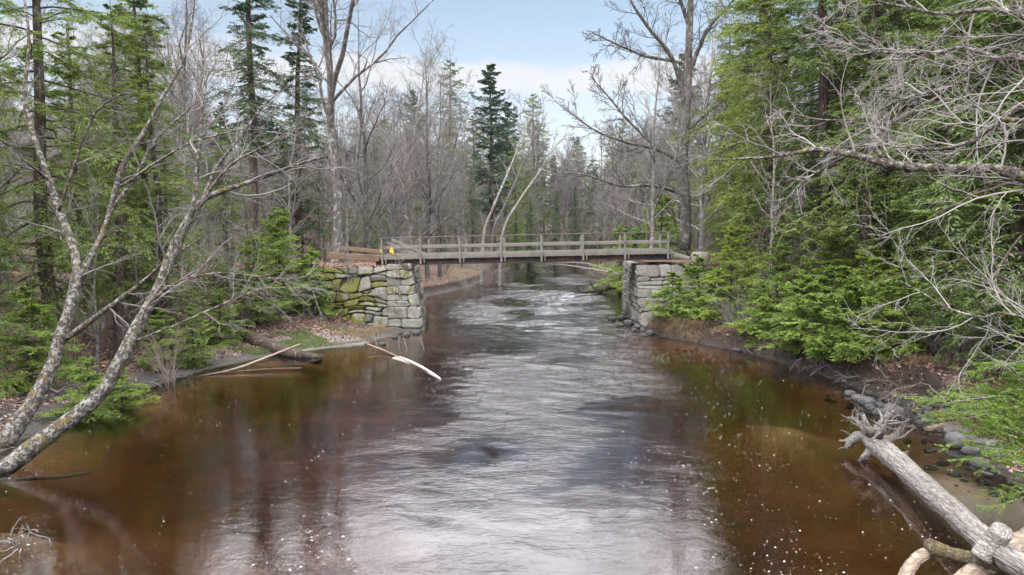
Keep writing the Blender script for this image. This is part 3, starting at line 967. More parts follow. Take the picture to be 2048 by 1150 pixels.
def quad_core(mb, a, b, c, d, thick, N):
    """the dark heart of the wall seen in its joints"""
    a, b, c, d = (np.asarray(q, float) for q in (a, b, c, d))
    N = np.asarray(N, float)
    V = [a, b, c, d, a - N * thick, b - N * thick, c - N * thick, d - N * thick]
    mb.add(V, np.array([[0, 1, 2, 3], [7, 6, 5, 4], [0, 4, 5, 1], [1, 5, 6, 2], [2, 6, 7, 3], [3, 7, 4, 0]]))


# left: mossy rubble wing wall and a squared corner pier
mL = MB()
stone_face(mL, (-10.6, 32.2, -0.3), (-5.75, 32.05, -0.3), (-10.6, 32.75, 2.95), (-6.0, 32.75, 3.0), [.5, .42, .5, .38, .46, .4, .36, .34], 0.35, 0.95, 5, 0.34, 0.016, 0.05, 0.4, 0.35)
stone_face(mL, (-5.78, 31.9, -0.35), (-4.12, 31.85, -0.35), (-6.05, 32.7, 3.12), (-4.98, 32.7, 3.12), [.5, .42, .55, .6, .42, .4, .34, .32], 0.55, 1.3, 8, 0.09, 0.008, 0.028, 0.35, 0.14)
stone_face(mL, (-4.08, 31.9, -0.35), (-4.9, 39.0, -0.35), (-4.96, 32.75, 3.12), (-5.5, 39.0, 3.12), [.5, .42, .55, .6, .42, .4, .34, .32], 0.6, 1.2, 9, 0.06, 0.009, 0.03, 0.35, 0.05)
quad_core(mL, (-10.6, 32.4, -0.4), (-4.35, 32.1, -0.4), (-5.2, 32.95, 3.0), (-10.6, 32.95, 2.9), 0.5, (0, -1, 0))
quad_core(mL, (-4.35, 32.1, -0.4), (-5.1, 39, -0.4), (-5.7, 39, 3.0), (-5.2, 32.95, 3.0), 0.4, (1, 0, 0))
# loose cap stones along the top
gq = np.random.default_rng(4)
tag(mL.build('stone_abutment', M['stone_moss']), 'mossy rubble and block stone abutment carrying the bridge end above the leaf covered beach', 'abutment', 'stone abutments of the footbridge')
# right: big squared grey blocks
mR = MB()
crs = [.5, .7, .36, .44, .56, .4, .3, .62]
stone_face(mR, (6.22, 32.1, -0.3), (11.4, 32.6, -0.3), (6.12, 33.3, 3.05), (10.9, 33.7, 3.05), crs, 0.6, 1.5, 15, 0.10, 0.008, 0.025, 0.35, 0.1)
stone_face(mR, (6.42, 39.5, -0.3), (6.18, 32.15, -0.3), (6.5, 39.5, 3.05), (6.1, 33.35, 3.05), crs, 0.55, 1.3, 16, 0.07, 0.008, 0.025, 0.35, 0.1)
quad_core(mR, (6.4, 32.4, -0.4), (11.3, 32.9, -0.4), (10.8, 33.95, 2.95), (6.3, 33.6, 2.95), 0.4, (0, -1, 0))
quad_core(mR, (6.62, 39.4, -0.4), (6.4, 32.4, -0.4), (6.3, 33.6, 2.95), (6.7, 39.4, 2.95), 0.3, (-1, 0, 0))
tag(mR.build('stone_abutment', M['stone_grey']), 'grey squared block abutment at the water, half hidden by green hemlock boughs', 'abutment', 'stone abutments of the footbridge')

# ------------------------------------------------------------------ footbridge
A0 = np.array([at(762, 517, 34.0)[0], 34.0, at(762, 517, 34.0)[2]])
A1 = np.array([at(1334, 505, 33.2)[0], 33.2, at(1334, 505, 33.2)[2]])
bx = nrm(A1 - A0)
by = nrm(np.cross([0, 0, 1.0], bx))
bz = np.cross(bx, by)
BL = np.linalg.norm(A1 - A0)
BW = 2.25


def bp(s, w_, h_):
    """a point of the bridge: along it, across it, above the deck"""
    return A0 + bx * s + by * w_ + bz * h_


bridge = empty('footbridge', tuple(bp(BL / 2, BW / 2, 0)))
tag(bridge, 'weathered grey timber footbridge with open railings spanning the stream between two stone abutments', 'bridge')
binv = np.array(bridge.location)


def bpart(name, mb, mat):
    for v in mb.v:
        v -= binv
    return mb.build(name, M[mat], bridge, smooth=False)


ax3 = np.array([bx, by, bz])
g = np.random.default_rng(31)
dk = MB()
s = -0.3
while s < BL + 0.35:
    dk.box(bp(s + 0.07, BW / 2 + g.normal(0, 0.012), -0.03 + g.normal(0, 0.003)), (0.066, BW / 2 + 0.04, 0.03), ax3)
    s += 0.143
bpart('deck', dk, 'timber')
for wv in (0.16, BW - 0.16, BW / 2):
    b = MB()
    top_, bot_ = -0.065, -0.36
    b.box(bp(BL / 2, wv, top_ - 0.012), (BL / 2 + 0.3, 0.09, 0.011), ax3)
    b.box(bp(BL / 2, wv, bot_ + 0.012), (BL / 2 + 0.3, 0.09, 0.011), ax3)
    b.box(bp(BL / 2, wv, (top_ + bot_) / 2), (BL / 2 + 0.3, 0.012, (top_ - bot_) / 2 - 0.024), ax3)
    for q in np.arange(0.9, BL, 2.05):
        b.box(bp(q, wv - 0.05, (top_ + bot_) / 2), (0.012, 0.036, (top_ - bot_) / 2 - 0.024), ax3)
    bpart('girder', b, 'rust')
for q in np.arange(1.2, BL - 0.6, 2.05):
    b = MB()
    b.box(bp(q, BW / 2, -0.25), (0.03, BW / 2 - 0.2, 0.08), ax3)
    bpart('cross_brace', b, 'rust')
near = [762, 840, 920, 1003, 1083, 1165.5, 1248, 1332]
for wv, out, shift in ((-0.06, -1, 0.0), (BW + 0.06, 1, 0.0)):
    for px in near:
        s = (at(px, 512, 33.6)[0] - A0[0]) / bx[0] + shift
        b = MB().beam(bp(s, wv, -0.30), bp(s, wv, 0.985), 0.095, 0.095, by)
        post = bpart('post', b, 'timber')
        # a bolt plate and the knee piece beside the post
        b = MB().beam(bp(s + 0.17, wv - out * 0.02, -0.27), bp(s + 0.17, wv - out * 0.02, -0.02), 0.05, 0.05, by, 0.004)
        for v in b.v:
            v -= binv
        bpart_ = b.build('knee_block', M['timber'], post, smooth=False)
    bpart('kick_board', MB().beam(bp(-0.25, wv - out * 0.075, 0.09), bp(BL + 0.25, wv - out * 0.075, 0.09), 0.045, 0.17, bz), 'timber')
    bpart('middle_rail', MB().beam(bp(-0.05, wv - out * 0.075, 0.53), bp(BL * 0.52, wv - out * 0.075, 0.53), 0.045, 0.14, bz), 'timber')
    bpart('middle_rail', MB().beam(bp(BL * 0.523, wv - out * 0.075, 0.535), bp(BL + 0.05, wv - out * 0.075, 0.52), 0.045, 0.14, bz), 'timber')
    bpart('top_rail', MB().beam(bp(-0.1, wv - out * 0.03, 1.01), bp(BL * 0.47, wv - out * 0.03, 1.01), 0.16, 0.05, bz), 'timber_cap')
    bpart('top_rail', MB().beam(bp(BL * 0.472, wv - out * 0.03, 1.012), bp(BL + 0.1, wv - out * 0.03, 1.005), 0.16, 0.05, bz), 'timber_cap')
    bpart('diagonal_brace', MB().beam(bp(0.05, wv - out * 0.125, 0.93), bp(1.95, wv - out * 0.125, 0.06), 0.04, 0.14, bz), 'timber')
b = MB()
q = at(1056, 532, 34.4)
s_ = (q[0] - A0[0]) / bx[0]
b.tubes(np.array([bp(s_, 0.5, -0.3), bp(s_, 0.5, -0.95)]), np.array([0.085, 0.085]), 10, cap=True)
bpart('hanging_pipe', b, 'rust')

# yellow flag tied to the left end of the railing
mk = MB()
q = at(783, 501, 33.86)
prof = np.array([(-0.05, 0.22), (0.06, 0.25), (0.2, -0.16), (0.1, -0.22), (-0.16, -0.1)])
fr_, bk_ = [], []
for (a, c) in prof:
    fr_.append(q + np.array([a * 0.7, -0.03 - 0.1 * a * a, c * 0.7]))
    bk_.append(q + np.array([a * 0.7, -0.018 - 0.1 * a * a, c * 0.7]))
mk.add(fr_ + bk_, [np.array([[0, 4, 3, 2, 1]]), np.array([[5, 6, 7, 8, 9]]), np.array([[i, (i + 1) % 5, 5 + (i + 1) % 5, 5 + i] for i in range(5)])])
tag(mk.build('caution_flag', M['yellow'], smooth=False), 'bright yellow plastic flag hung on the railing at the left end of the bridge', 'flag')
mk = MB()
q = at(762, 502, 33.86)
mk.box(q, (0.03, 0.012, 0.07))
tag(mk.build('trail_blaze', M['yellow'], smooth=False), 'small yellow trail marker on the end post of the bridge railing', 'trail marker')

# approach timbers and blocks
def timber(name, mat, p0, p1, w_, h_, label, cat, group=None):
    o = MB().beam(p0, p1, w_, h_, bevel=0.02).build(name, M[mat], smooth=False)
    return tag(o, label, cat, group)


timber('approach_edging', 'timber_brown', at(656, 511, 33.6), at(758, 517, 33.9), 0.12, 0.32, 'red brown timber board edging the leafy approach left of the bridge', 'timber board', 'timber boards along the left approach')
timber('approach_edging', 'timber_brown', at(682, 496, 36.4), at(764, 504, 36.4), 0.12, 0.22, 'reddish leaf pile built as a plain beam behind the front board, far edge of the left approach', 'timber board', 'timber boards along the left approach')  # a leaf pile, stood in for by a made-up brown beam
timber('approach_beam', 'timber', at(1338, 506, 33.4), at(1380, 517, 32.9), 0.22, 0.16, 'sloping grey timber curb at the right end of the bridge', 'timber curb')


def rock_mesh(r, seed, sq=0.0):
    g = np.random.default_rng(seed)
    n, k = 9, 14
    th = np.linspace(0.0, np.pi, n)
    ph = np.arange(k) * 2 * np.pi / k
    T, Pp = np.meshgrid(th, ph, indexing='ij')
    D = np.stack([np.sin(T) * np.cos(Pp), np.sin(T) * np.sin(Pp), np.cos(T)], -1)
    kk = g.normal(0, 1.3, (7, 3))
    a = sum(np.sin(D @ q * 1.6 + g.uniform(0, 6)) for q in kk) / 7
    rad = 1 + 0.35 * a
    if sq:
        rad = rad * (1 - sq) + sq / np.maximum(np.abs(D).max(-1), 0.5)
    V = D * rad[..., None] * np.asarray(r)
    i = (np.arange(n - 1)[:, None] * k + np.arange(k)[None])
    j = (np.arange(n - 1)[:, None] * k + (np.arange(k)[None] + 1) % k)
    F = np.stack([i, i + k, j + k, j], -1).reshape(-1, 4)
    return MB().add(V.reshape(-1, 3), F)


def rock(name, p, r, seed, mat, label, cat='rock', group=None, sq=0.2, rz=0.0):
    o = rock_mesh(r, seed, sq).build(name, M[mat])
    o.location = tuple(p)
    o.rotation_euler = (0, 0, rz)
    return tag(o, label, cat, group)


p = at(1404, 512, 33.6)
rock('boundary_block', (p[0], 33.9, 3.25), (0.42, 0.36, 0.42), 77, 'concrete', 'pale brown stone block standing where the right approach meets the bridge', 'stone block', sq=0.92, rz=0.3)

# ------------------------------------------------------------------ leaning trees over the water on the left
def pxpath(rows, per=6):
    return spline([[*at(a, b, Y), r] for a, b, Y, r in rows], per)


def resample(Q, m):
    d = np.concatenate([[0], np.cumsum(np.linalg.norm(np.diff(Q[:, :3], axis=0), axis=1))])
    s = np.linspace(0, d[-1], m)
    return np.stack([np.interp(s, d, Q[:, j]) for j in range(4)], 1), d[-1]


def hero(name, base, mains, label, mats, seed, twig=(9, 7, 5), minr=0.0035, up=0.02, knots=True, lim=0.42, group=None, t0=0.25, cat='tree', thin=1.0):
    g = np.random.default_rng(seed)
    root = empty(name, tuple(base))
    tag(root, label, cat, group)
    b0 = np.asarray(base, float)
    tr = MB()
    P, Rr, L = [], [], []
    for rows in mains:
        Q = pxpath(rows)
        q, ln = resample(Q, 26)
        q[:, 3] *= thin
        q[:, :3] += np.cumsum(g.normal(0, 0.012, (26, 3)), 0) * 0.5
        q[:, 3] *= 1 + g.normal(0, 0.05, 26)
        tr.tubes(q[:, :3] - b0, q[:, 3], 12, cap=True)
        P.append(q[:, :3] - b0)
        Rr.append(q[:, 3])
        L.append(ln)
    trunk = tr.build('trunk', M[mats[0]], root)
    P, Rr, L = np.array(P), np.array(Rr), np.minimum(np.array(L), 6.5)
    cr = MB()
    P1, R1, L1 = grow(P, np.minimum(Rr, 0.06), L, twig[0], t0, 0.99, 0.8, lim, 9, 0.12, up, 0.45, 0.5, minr=minr * 2, g=g)
    cr.tubes(P1, R1, 5)
    P2, R2, L2 = grow(P1, R1, L1, twig[1], 0.12, 1.0, 0.7, 0.45, 7, 0.14, up * 0.6, 0.6, 0.4, minr=minr * 1.2, g=g)
    cr.tubes(P2, R2, 4)
    P3, R3, L3 = grow(P2, R2, L2, twig[2], 0.15, 1.0, 0.7, 0.5, 5, 0.17, 0.0, 0.65, 0.35, minr=minr, g=g)
    cr.tubes(P3, R3, 3)
    cr.build('crown', M[mats[1]], root)
    return root


hero('leaning_tree', at(-20, 955, 12.8), [
    [(-70, 990, 12.5, .27), (0, 945, 12.9, .25), (110, 862, 13.4, .22), (200, 790, 13.9, .195), (238, 725, 14.2, .185), (280, 640, 14.6, .165), (320, 570, 15, .15), (345, 500, 15.3, .135), (375, 440, 15.6, .12), (410, 395, 15.9, .10), (470, 372, 16.2, .075), (540, 348, 16.5, .06), (600, 325, 16.8, .05), (655, 312, 17, .03)],
    [(318, 575, 15, .09), (358, 490, 15.1, .08), (385, 425, 15.2, .07), (398, 300, 15.4, .055), (403, 220, 15.6, .04), (410, 150, 15.8, .03), (396, 50, 16, .015)],
    [(408, 396, 15.9, .06), (440, 330, 16.1, .05), (490, 270, 16.4, .04), (530, 220, 16.7, .028), (590, 170, 17, .012)],
    [(290, 612, 14.7, .035), (350, 565, 14.6, .028), (430, 548, 14.6, .022), (520, 556, 14.7, .016), (590, 568, 14.9, .01), (640, 590, 15, .006)],
    [(276, 680, 14.4, .03), (350, 650, 14.2, .025), (450, 602, 14.2, .02), (560, 560, 14.4, .013), (640, 548, 14.6, .007)],
    [(365, 455, 15.5, .05), (455, 340, 15.3, .04), (520, 300, 15.1, .03), (600, 265, 15, .014)]],
    'large lichen spotted tree leaning from the water at lower left, lowest trunk of the pair', ['bark_lichen', 'twig_grey'], 41, (10, 7, 5), .0028, t0=0.36, thin=.76)
hero('leaning_tree', at(-10, 915, 14.3), [
    [(-40, 940, 14.2, .25), (0, 900, 14.3, .24), (94, 756, 15.4, .2), (120, 677, 15.8, .18), (146, 604, 16.2, .165), (157, 526, 16.6, .15), (130, 448, 17, .13), (83, 313, 17.6, .1), (63, 250, 18, .085), (50, 190, 18.2, .07), (60, 80, 18.5, .05), (40, -60, 18.8, .03)],
    [(128, 682, 15.9, .09), (190, 635, 15.7, .085), (277, 568, 15.4, .06), (330, 520, 15.2, .04), (400, 470, 15, .02)],
    [(148, 575, 16.4, .1), (172, 531, 16.6, .1), (209, 458, 17, .09), (243, 330, 17.4, .085), (289, 257, 17.8, .07), (320, 195, 18, .06), (358, 130, 18.3, .05), (376, 70, 18.5, .04), (390, -40, 18.8, .03)],
    [(215, 430, 17.1, .07), (271, 349, 17.3, .06), (313, 278, 17.6, .05), (365, 226, 17.9, .035), (420, 180, 18, .02)],
    [(240, 372, 17.2, .05), (330, 310, 17.1, .04), (400, 278, 16.9, .035), (487, 257, 16.7, .025), (570, 268, 16.5, .012)],
    [(118, 420, 17, .05), (180, 250, 16.8, .04), (212, 209, 16.7, .03), (260, 180, 16.6, .015)],
    [(98, 360, 17.4, .05), (60, 330, 16.5, .045), (10, 290, 15.8, .04), (-40, 260, 15, .02)]],
    'forked lichen spotted tree leaning from the mud at the left edge behind the lowest trunk', ['bark_lichen', 'twig_grey'], 43, (9, 7, 5), .0028, t0=0.3, thin=.76)

# tree beyond the right edge whose long limbs reach into the picture
tx = np.array([10.0, 9.6])
tb = np.array([tx[0], tx[1], float(ground_z(tx[0], tx[1]))])


def hero_limbs():
    g = np.random.default_rng(47)
    root = empty('overhanging_tree', tuple(tb))
    tag(root, 'lichen covered bare tree stretching long pale limbs in from the right edge over the water', 'tree')
    z = np.linspace(0, 11, 12)
    TP = np.stack([0.02 * z + 0.1 * np.sin(z), 0.03 * z, z - 0.3], 1)
    tr = MB().tubes(TP, 0.26 * (1 - z / 14), 14)
    t3 = lambda h: [tx[0] + 0.02 * h, tx[1] + 0.03 * h, tb[2] + h]
    lim = [
        ([[*t3(3.6), .13]], [(2048, 355, 10, .10), (1960, 340, 10.4, .092), (1830, 335, 10.9, .083), (1760, 325, 11.3, .075), (1700, 308, 11.6, .062), (1640, 300, 12, .05), (1580, 310, 12.4, .04), (1520, 316, 12.7, .03), (1420, 322, 13.2, .01)]),
        ([], [(1778, 328, 11.25, .042), (1755, 303, 11.3, .036), (1748, 275, 11.4, .032), (1790, 240, 11.6, .027), (1806, 195, 11.8, .02), (1800, 150, 12, .01)]),
        ([[*t3(5.6), .1]], [(2060, 122, 10.2, .06), (2000, 120, 10.5, .055), (1960, 148, 10.7, .05), (1880, 180, 11, .043), (1800, 200, 11.4, .034), (1740, 232, 11.7, .025), (1690, 241, 12, .018), (1600, 236, 12.4, .008)]),
        ([], [(2005, 119, 10.5, .042), (1928, 96, 10.7, .036), (1872, 104, 11, .03), (1760, 104, 11.4, .022), (1720, 98, 11.6, .016), (1680, 60, 11.9, .007)]),
        ([[*t3(4.4), .08]], [(2060, 245, 9.6, .045), (1960, 280, 9.9, .04), (1900, 297, 10.2, .032), (1840, 300, 10.5, .025), (1770, 288, 10.9, .01)]),
        ([[*t3(1.7), .05]], [(2060, 640, 9.4, .026), (1957, 634, 9.7, .022), (1894, 614, 9.9, .017), (1840, 580, 10.2, .012), (1800, 560, 10.4, .006)]),
        ([[*t3(6.4), .1]], [(2060, 40, 10, .05), (1980, 20, 10.4, .045), (1880, 30, 10.8, .035), (1780, 10, 11.2, .025), (1690, -10, 11.6, .012)]),
        ([], [(1700, 308, 11.6, .04), (1650, 335, 12, .03), (1600, 372, 12.4, .02), (1560, 420, 12.7, .008)]),
    ]
    P, Rr, L = [], [], []
    for pre, rows in lim:
        pts = pre + [[*at(a, b, Y), r] for a, b, Y, r in rows]
        q, ln = resample(spline(pts, 6), 26)
        q[:, :3] += np.cumsum(g.normal(0, 0.012, (26, 3)), 0) * 0.5 * np.linspace(0, 1, 26)[:, None]
        q[:, 3] *= .84 * (1 + g.normal(0, 0.07, 26))
        lb = MB().tubes(q[:, :3] - tb, q[:, 3], 11, cap=True)
        lb.build('limb', M['bark_lichen'], root)
        P.append(q[:, :3] - tb)
        Rr.append(q[:, 3])
        L.append(ln)
    tr.build('trunk', M['bark_lichen'], root)
    P, Rr, L = np.array(P), np.array(Rr), np.minimum(np.array(L), 5.0)
    cr = MB()
    P1, R1, L1 = grow(P, np.minimum(Rr, 0.035), L, 14, 0.26, 0.99, 0.75, 0.42, 9, 0.13, 0.02, 0.5, 0.45, minr=0.006, g=g)
    cr.tubes(P1, R1, 5)
    P2, R2, L2 = grow(P1, R1, L1, 8, 0.12, 1.0, 0.7, 0.45, 7, 0.15, 0.01, 0.6, 0.4, minr=0.004, g=g)
    cr.tubes(P2, R2, 4)
    P3, R3, L3 = grow(P2, R2, L2, 6, 0.15, 1.0, 0.7, 0.5, 5, 0.17, 0.0, 0.65, 0.35, minr=0.0035, g=g)
    cr.tubes(P3, R3, 3)
    cr.build('crown', M['twig_pale'], root)


hero_limbs()

q0 = at(1372, 478, 41)
hero('spreading_tree', (q0[0], q0[1], float(ground_z(q0[0], q0[1]))), [
    [(1370, 500, 41, .34), (1372, 430, 41, .30), (1366, 330, 41, .27), (1374, 200, 41, .24), (1378, 90, 41, .2), (1384, -60, 41, .15), (1390, -200, 41, .08)],
    [(1372, 215, 41, .16), (1345, 120, 40.5, .13), (1300, 60, 40, .1), (1265, 10, 39.6, .07), (1240, -60, 39, .04)],
    [(1345, 122, 40.5, .10), (1290, 112, 40, .08), (1230, 88, 39.5, .055), (1178, 62, 39, .025)],
    [(1368, 330, 41, .15), (1320, 300, 40.4, .12), (1255, 285, 39.8, .085), (1190, 260, 39.2, .055), (1115, 205, 38.6, .02)],
    [(1320, 301, 40.4, .09), (1260, 245, 40, .065), (1215, 190, 39.6, .045), (1180, 150, 39.2, .02)],
    [(1370, 390, 41, .13), (1310, 372, 40.2, .1), (1240, 372, 39.5, .07), (1170, 350, 38.8, .045), (1110, 345, 38.2, .02)],
    [(1376, 150, 41, .14), (1415, 60, 40.6, .11), (1450, 20, 40.2, .08), (1500, -40, 39.8, .04)],
    [(1374, 260, 41, .12), (1425, 215, 40.2, .09), (1470, 170, 39.6, .06), (1520, 120, 39, .03)],
    [(1380, 60, 41, .13), (1355, -20, 40.6, .1), (1330, -90, 40.2, .06)]],
    'tallest bare tree on the right, dark limbs spread left across the blue sky', ['bark_grey', 'twig_dark'], 61, (13, 8, 6), 0.011, 0.03, lim=0.4, t0=0.2)
# ------------------------------------------------------------------ kinds of tree for the woods
PROTO = {}
PROTO['hemlock'] = [conifer('hemlock_tree', 17, 3.9, .24, 96, .10, .13, .036, 15, 16, ('bark_brown', 'hemlock'), 101, droop=-.09, top_up=.3, dead=20, power=.6, gaps=.3),
                    conifer('hemlock_tree', 14, 3.7, .20, 88, .07, .13, .036, 15, 16, ('bark_brown', 'hemlock'), 102, droop=-.10, top_up=.25, dead=14, power=.62, gaps=.3),
                    conifer('hemlock_tree', 20, 4.2, .28, 100, .20, .135, .037, 15, 16, ('bark_brown', 'hemlock'), 103, droop=-.08, top_up=.3, dead=40, power=.55, gaps=.35)]
PROTO['dark'] = [conifer('spruce_tree', 19, 2.9, .24, 130, .12, .17, .05, 12, 12, ('bark_brown', 'hemlock_dark'), 111, droop=-0.07, dead=25, gaps=.25),
                 conifer('spruce_tree', 22, 3.1, .27, 130, .30, .17, .05, 12, 12, ('bark_brown', 'hemlock_dark'), 112, droop=-0.06, dead=40, gaps=.3)]
PROTO['pine'] = [conifer('pine_tree', 24, 4.4, .32, 84, .26, .32, .11, 11, 15, ('bark_brown', 'pine'), 121, droop=0.05, top_up=.5, gaps=.35, power=.55, low_ang=.05)]
PROTO['sapling'] = [conifer('hemlock_sapling', 3.6, 1.9, .045, 46, .06, .10, .042, 18, 16, ('bark_brown', 'hemlock_bright'), 131, droop=-.03, top_up=.4),
                    conifer('hemlock_sapling', 2.6, 1.7, .035, 38, .05, .095, .04, 18, 16, ('bark_brown', 'hemlock_bright'), 132, droop=-.04, top_up=.3),
                    conifer('hemlock_sapling', 5.2, 2.3, .06, 52, .06, .105, .044, 17, 15, ('bark_brown', 'hemlock_bright'), 133, droop=-.04, top_up=.4)]
PROTO['bare'] = [bare_tree('bare_tree', 18, .20, 201, ('bark_grey', 'twig_grey'), fork=1, n1=18, base=.18, c2=8, c3=6, c4=4, spread=.42, up=.09, ang=.85),
                 bare_tree('bare_tree', 20, .23, 202, ('bark_grey', 'twig_grey'), n1=18, base=.3, fork=2, spread=.36, c2=8, c3=6, up=.1),
                 bare_tree('bare_tree', 15, .13, 203, ('bark_grey', 'twig_grey'), n1=20, base=.12, spread=.36, up=.13, c2=7, c3=6),
                 bare_tree('bare_tree', 17, .16, 204, ('bark_pale', 'twig_grey'), n1=22, base=.10, fork=1, spread=.38, lean=.08, c2=7, c3=6, up=.06, ang=.95)]
PROTO['bare_far'] = [bare_tree('bare_tree', 17, .17, 205, ('bark_grey', 'twig_grey'), n1=20, base=.14, fork=1, c2=8, c3=5, c4=3, spread=.4, up=.1, ang=.8, minr=.016),
                     bare_tree('bare_tree', 15, .14, 206, ('bark_grey', 'twig_grey'), n1=22, base=.08, fork=2, c2=7, c3=5, c4=3, spread=.36, up=.12, ang=.8, minr=.014),
                     bare_tree('bare_tree', 12, .12, 207, ('bark_pale', 'twig_grey'), n1=20, base=.05, fork=2, c2=7, c3=5, c4=3, spread=.42, up=.06, ang=.9, minr=.014)]
PROTO['thin'] = [bare_tree('bare_sapling', 8.5, .055, 211, ('bark_grey', 'twig_pale'), n1=16, base=.15, spread=.34, c2=5, c3=4, c4=3, minr=.004),
                 bare_tree('bare_sapling', 6.5, .045, 212, ('bark_pale', 'twig_pale'), n1=15, base=.12, spread=.42, c2=5, c3=4, c4=3, lean=.12, minr=.004),
                 bare_tree('bare_sapling', 10, .07, 213, ('bark_pale', 'twig_red'), n1=18, base=.2, spread=.33, c2=5, c3=4, c4=3, minr=.004)]
PROTO['shrub'] = [bare_shrub('bare_shrub', 2.2, 14, 221, 'twig_grey'), bare_shrub('bare_shrub', 1.6, 16, 222, 'twig_pale', .9), bare_shrub('bare_shrub', 2.8, 12, 223, 'twig_red', .6)]
USED = set()
TREES = []


def plant(kind, i, x, y, scale=1.0, label=None, group=None, rz=None, sink=0.0, cat=None):
    root = PROTO[kind][i % len(PROTO[kind])]
    rz = float(rng.uniform(0, 6.28)) if rz is None else rz
    loc = (x, y, float(ground_z(x, y)) - sink)
    if root.name in USED:
        o = dup(root, loc, rz, scale)
    else:
        USED.add(root.name)
        o = root
        o.location, o.rotation_euler, o.scale = loc, (0, 0, rz), (scale,) * 3
    c = cat or {'hemlock': 'hemlock', 'dark': 'spruce', 'pine': 'pine', 'sapling': 'young hemlock', 'bare': 'bare tree', 'bare_far': 'bare tree', 'thin': 'sapling', 'shrub': 'shrub'}[kind]
    tag(o, label, c, group)
    TREES.append((o, kind, x, y))
    return o


def pplant(kind, i, px, Y, scale=1.0, label=None, **kw):
    p = at(px, 500, Y)
    return plant(kind, i, float(p[0]), Y, scale, label, **kw)


# trees that can be told apart in the picture: kind, variant, pixel column, metres ahead, scale
G1 = 'trees standing apart along the banks'
for kind, i, px, Y, sc, lab in [
    ('pine', 0, 987, 84, 1.02, 'tall blue green pine rising into the gap of sky left of the middle'),
    ('bare', 1, 672, 37, 1.15, 'thick grey bare tree standing on the leafy approach beside the brown timber boards'),
    ('bare', 0, 735, 46, 1.0, 'grey bare tree behind the left bridge end, right of the thick grey one'),
    ('bare', 3, 815, 52, 1.05, 'pale slender bare tree behind the second post of the bridge'),
    ('bare', 2, 880, 58, 1.15, 'narrow upright bare tree behind the third post of the bridge'),
    ('bare', 0, 850, 66, 1.1, 'fan topped bare tree far back between the thick grey tree and the tall pine'),
    ('bare', 2, 925, 70, 1.0, 'bare tree just left of the tall pine, its twigs against the white cloud'),
    ('bare', 3, 1400, 47, 1.15, 'grey bare tree directly behind the tallest one on the right'),
    ('bare', 2, 1290, 58, .85, 'low bare tree behind the right end of the bridge'),
    ('bare', 0, 1250, 70, .7, 'small bare tree over the far right bank of the stream'),
    ('hemlock', 0, 95, 21, .95, 'olive hemlock rising behind the fork of the left leaning trees'),
    ('hemlock', 1, 300, 26, .95, 'hemlock on the left bank with boughs behind the lichen spotted trunks'),
    ('hemlock', 1, 455, 33, .62, 'dark boughed hemlock shading the litter slope left of the mossy abutment'),
    ('dark', 0, 600, 41, 1.0, 'dark spruce against the sky left of the thick grey bare tree'),
    ('dark', 1, 505, 38, .95, 'ragged dark spruce above the leaning limb on the left'),
    ('hemlock', 2, 1035, 92, .85, 'dark hemlock at the river bend right of the tall pine'),
    ('hemlock', 0, 1055, 80, .75, 'dense hemlock low behind the middle posts of the bridge'),
    ('hemlock', 1, 1540, 32, 1.0, 'green hemlock beside the right abutment, its boughs over the stones'),
    ('hemlock', 0, 1520, 39, 1.25, 'tall green hemlock behind the one beside the right abutment'),
    ('hemlock', 2, 1640, 28.5, 1.05, 'tall hemlock on the right bank above the bright young growth'),
    ('hemlock', 0, 1730, 25, 1.0, 'feathery hemlock behind the long lichen covered limb'),
    ('hemlock', 2, 1880, 23, 1.0, 'broad hemlock at the right with brown trunk among leaf litter'),
    ('hemlock', 0, 2010, 20, 1.0, 'hemlock at the right edge above the rocky shore'),
]:
    pplant(kind, i, px, Y, sc, lab)
for px, Y, sc in [(640, 50, .42), (565, 47, .45), (700, 60, .5), (780, 64, .48), (455, 44, .5), (1062, 76, .5), (1110, 97, .6), (1150, 101, .62), (1200, 98, .55), (1030, 72, .42), (945, 74, .5), (880, 70, .42), (1290, 66, .5), (610, 56, .5)]:
    pplant('dark', int(px) % 2, px, Y, sc, 'dark evergreen of middle height among the grey trees behind the bridge', group='dark evergreens behind the bridge', cat='evergreen')
# white stemmed birches leaning right beyond the bridge
def birches():
    for j, (a, b, lab) in enumerate([
        ([(968, 470, 60, .13), (985, 420, 60, .11), (1015, 350, 60, .09), (1035, 300, 60, .06), (1060, 235, 60, .03)], 0, 'leftmost of the three pale stems leaning right beyond the bridge'),
        ([(985, 470, 61, .13), (1010, 410, 61, .11), (1040, 340, 61, .085), (1065, 280, 61, .06), (1095, 225, 61, .03)], 0, 'middle one of the three pale stems leaning right beyond the bridge'),
        ([(1005, 470, 59, .12), (1040, 400, 59, .1), (1075, 350, 59, .08), (1105, 300, 59, .05), (1140, 262, 59, .02)], 0, 'lowest and rightmost of the three pale stems leaning right beyond the bridge')]):
        p = at(*a[0][:3])
        z0 = float(ground_z(p[0], p[1]))
        q = at(a[0][0] - 6, 466 + (CAM_Z - z0) * FPX / p[1] + 6, p[1])
        hero('leaning_birch', q, [[(a[0][0] - 6, 466 + (CAM_Z - z0) * FPX / p[1] + 6, p[1], .15)] + a], lab, ['bark_pale', 'twig_grey'], 301 + j, (12, 7, 5), 0.006, 0.06, lim=0.4, t0=0.3)


birches()
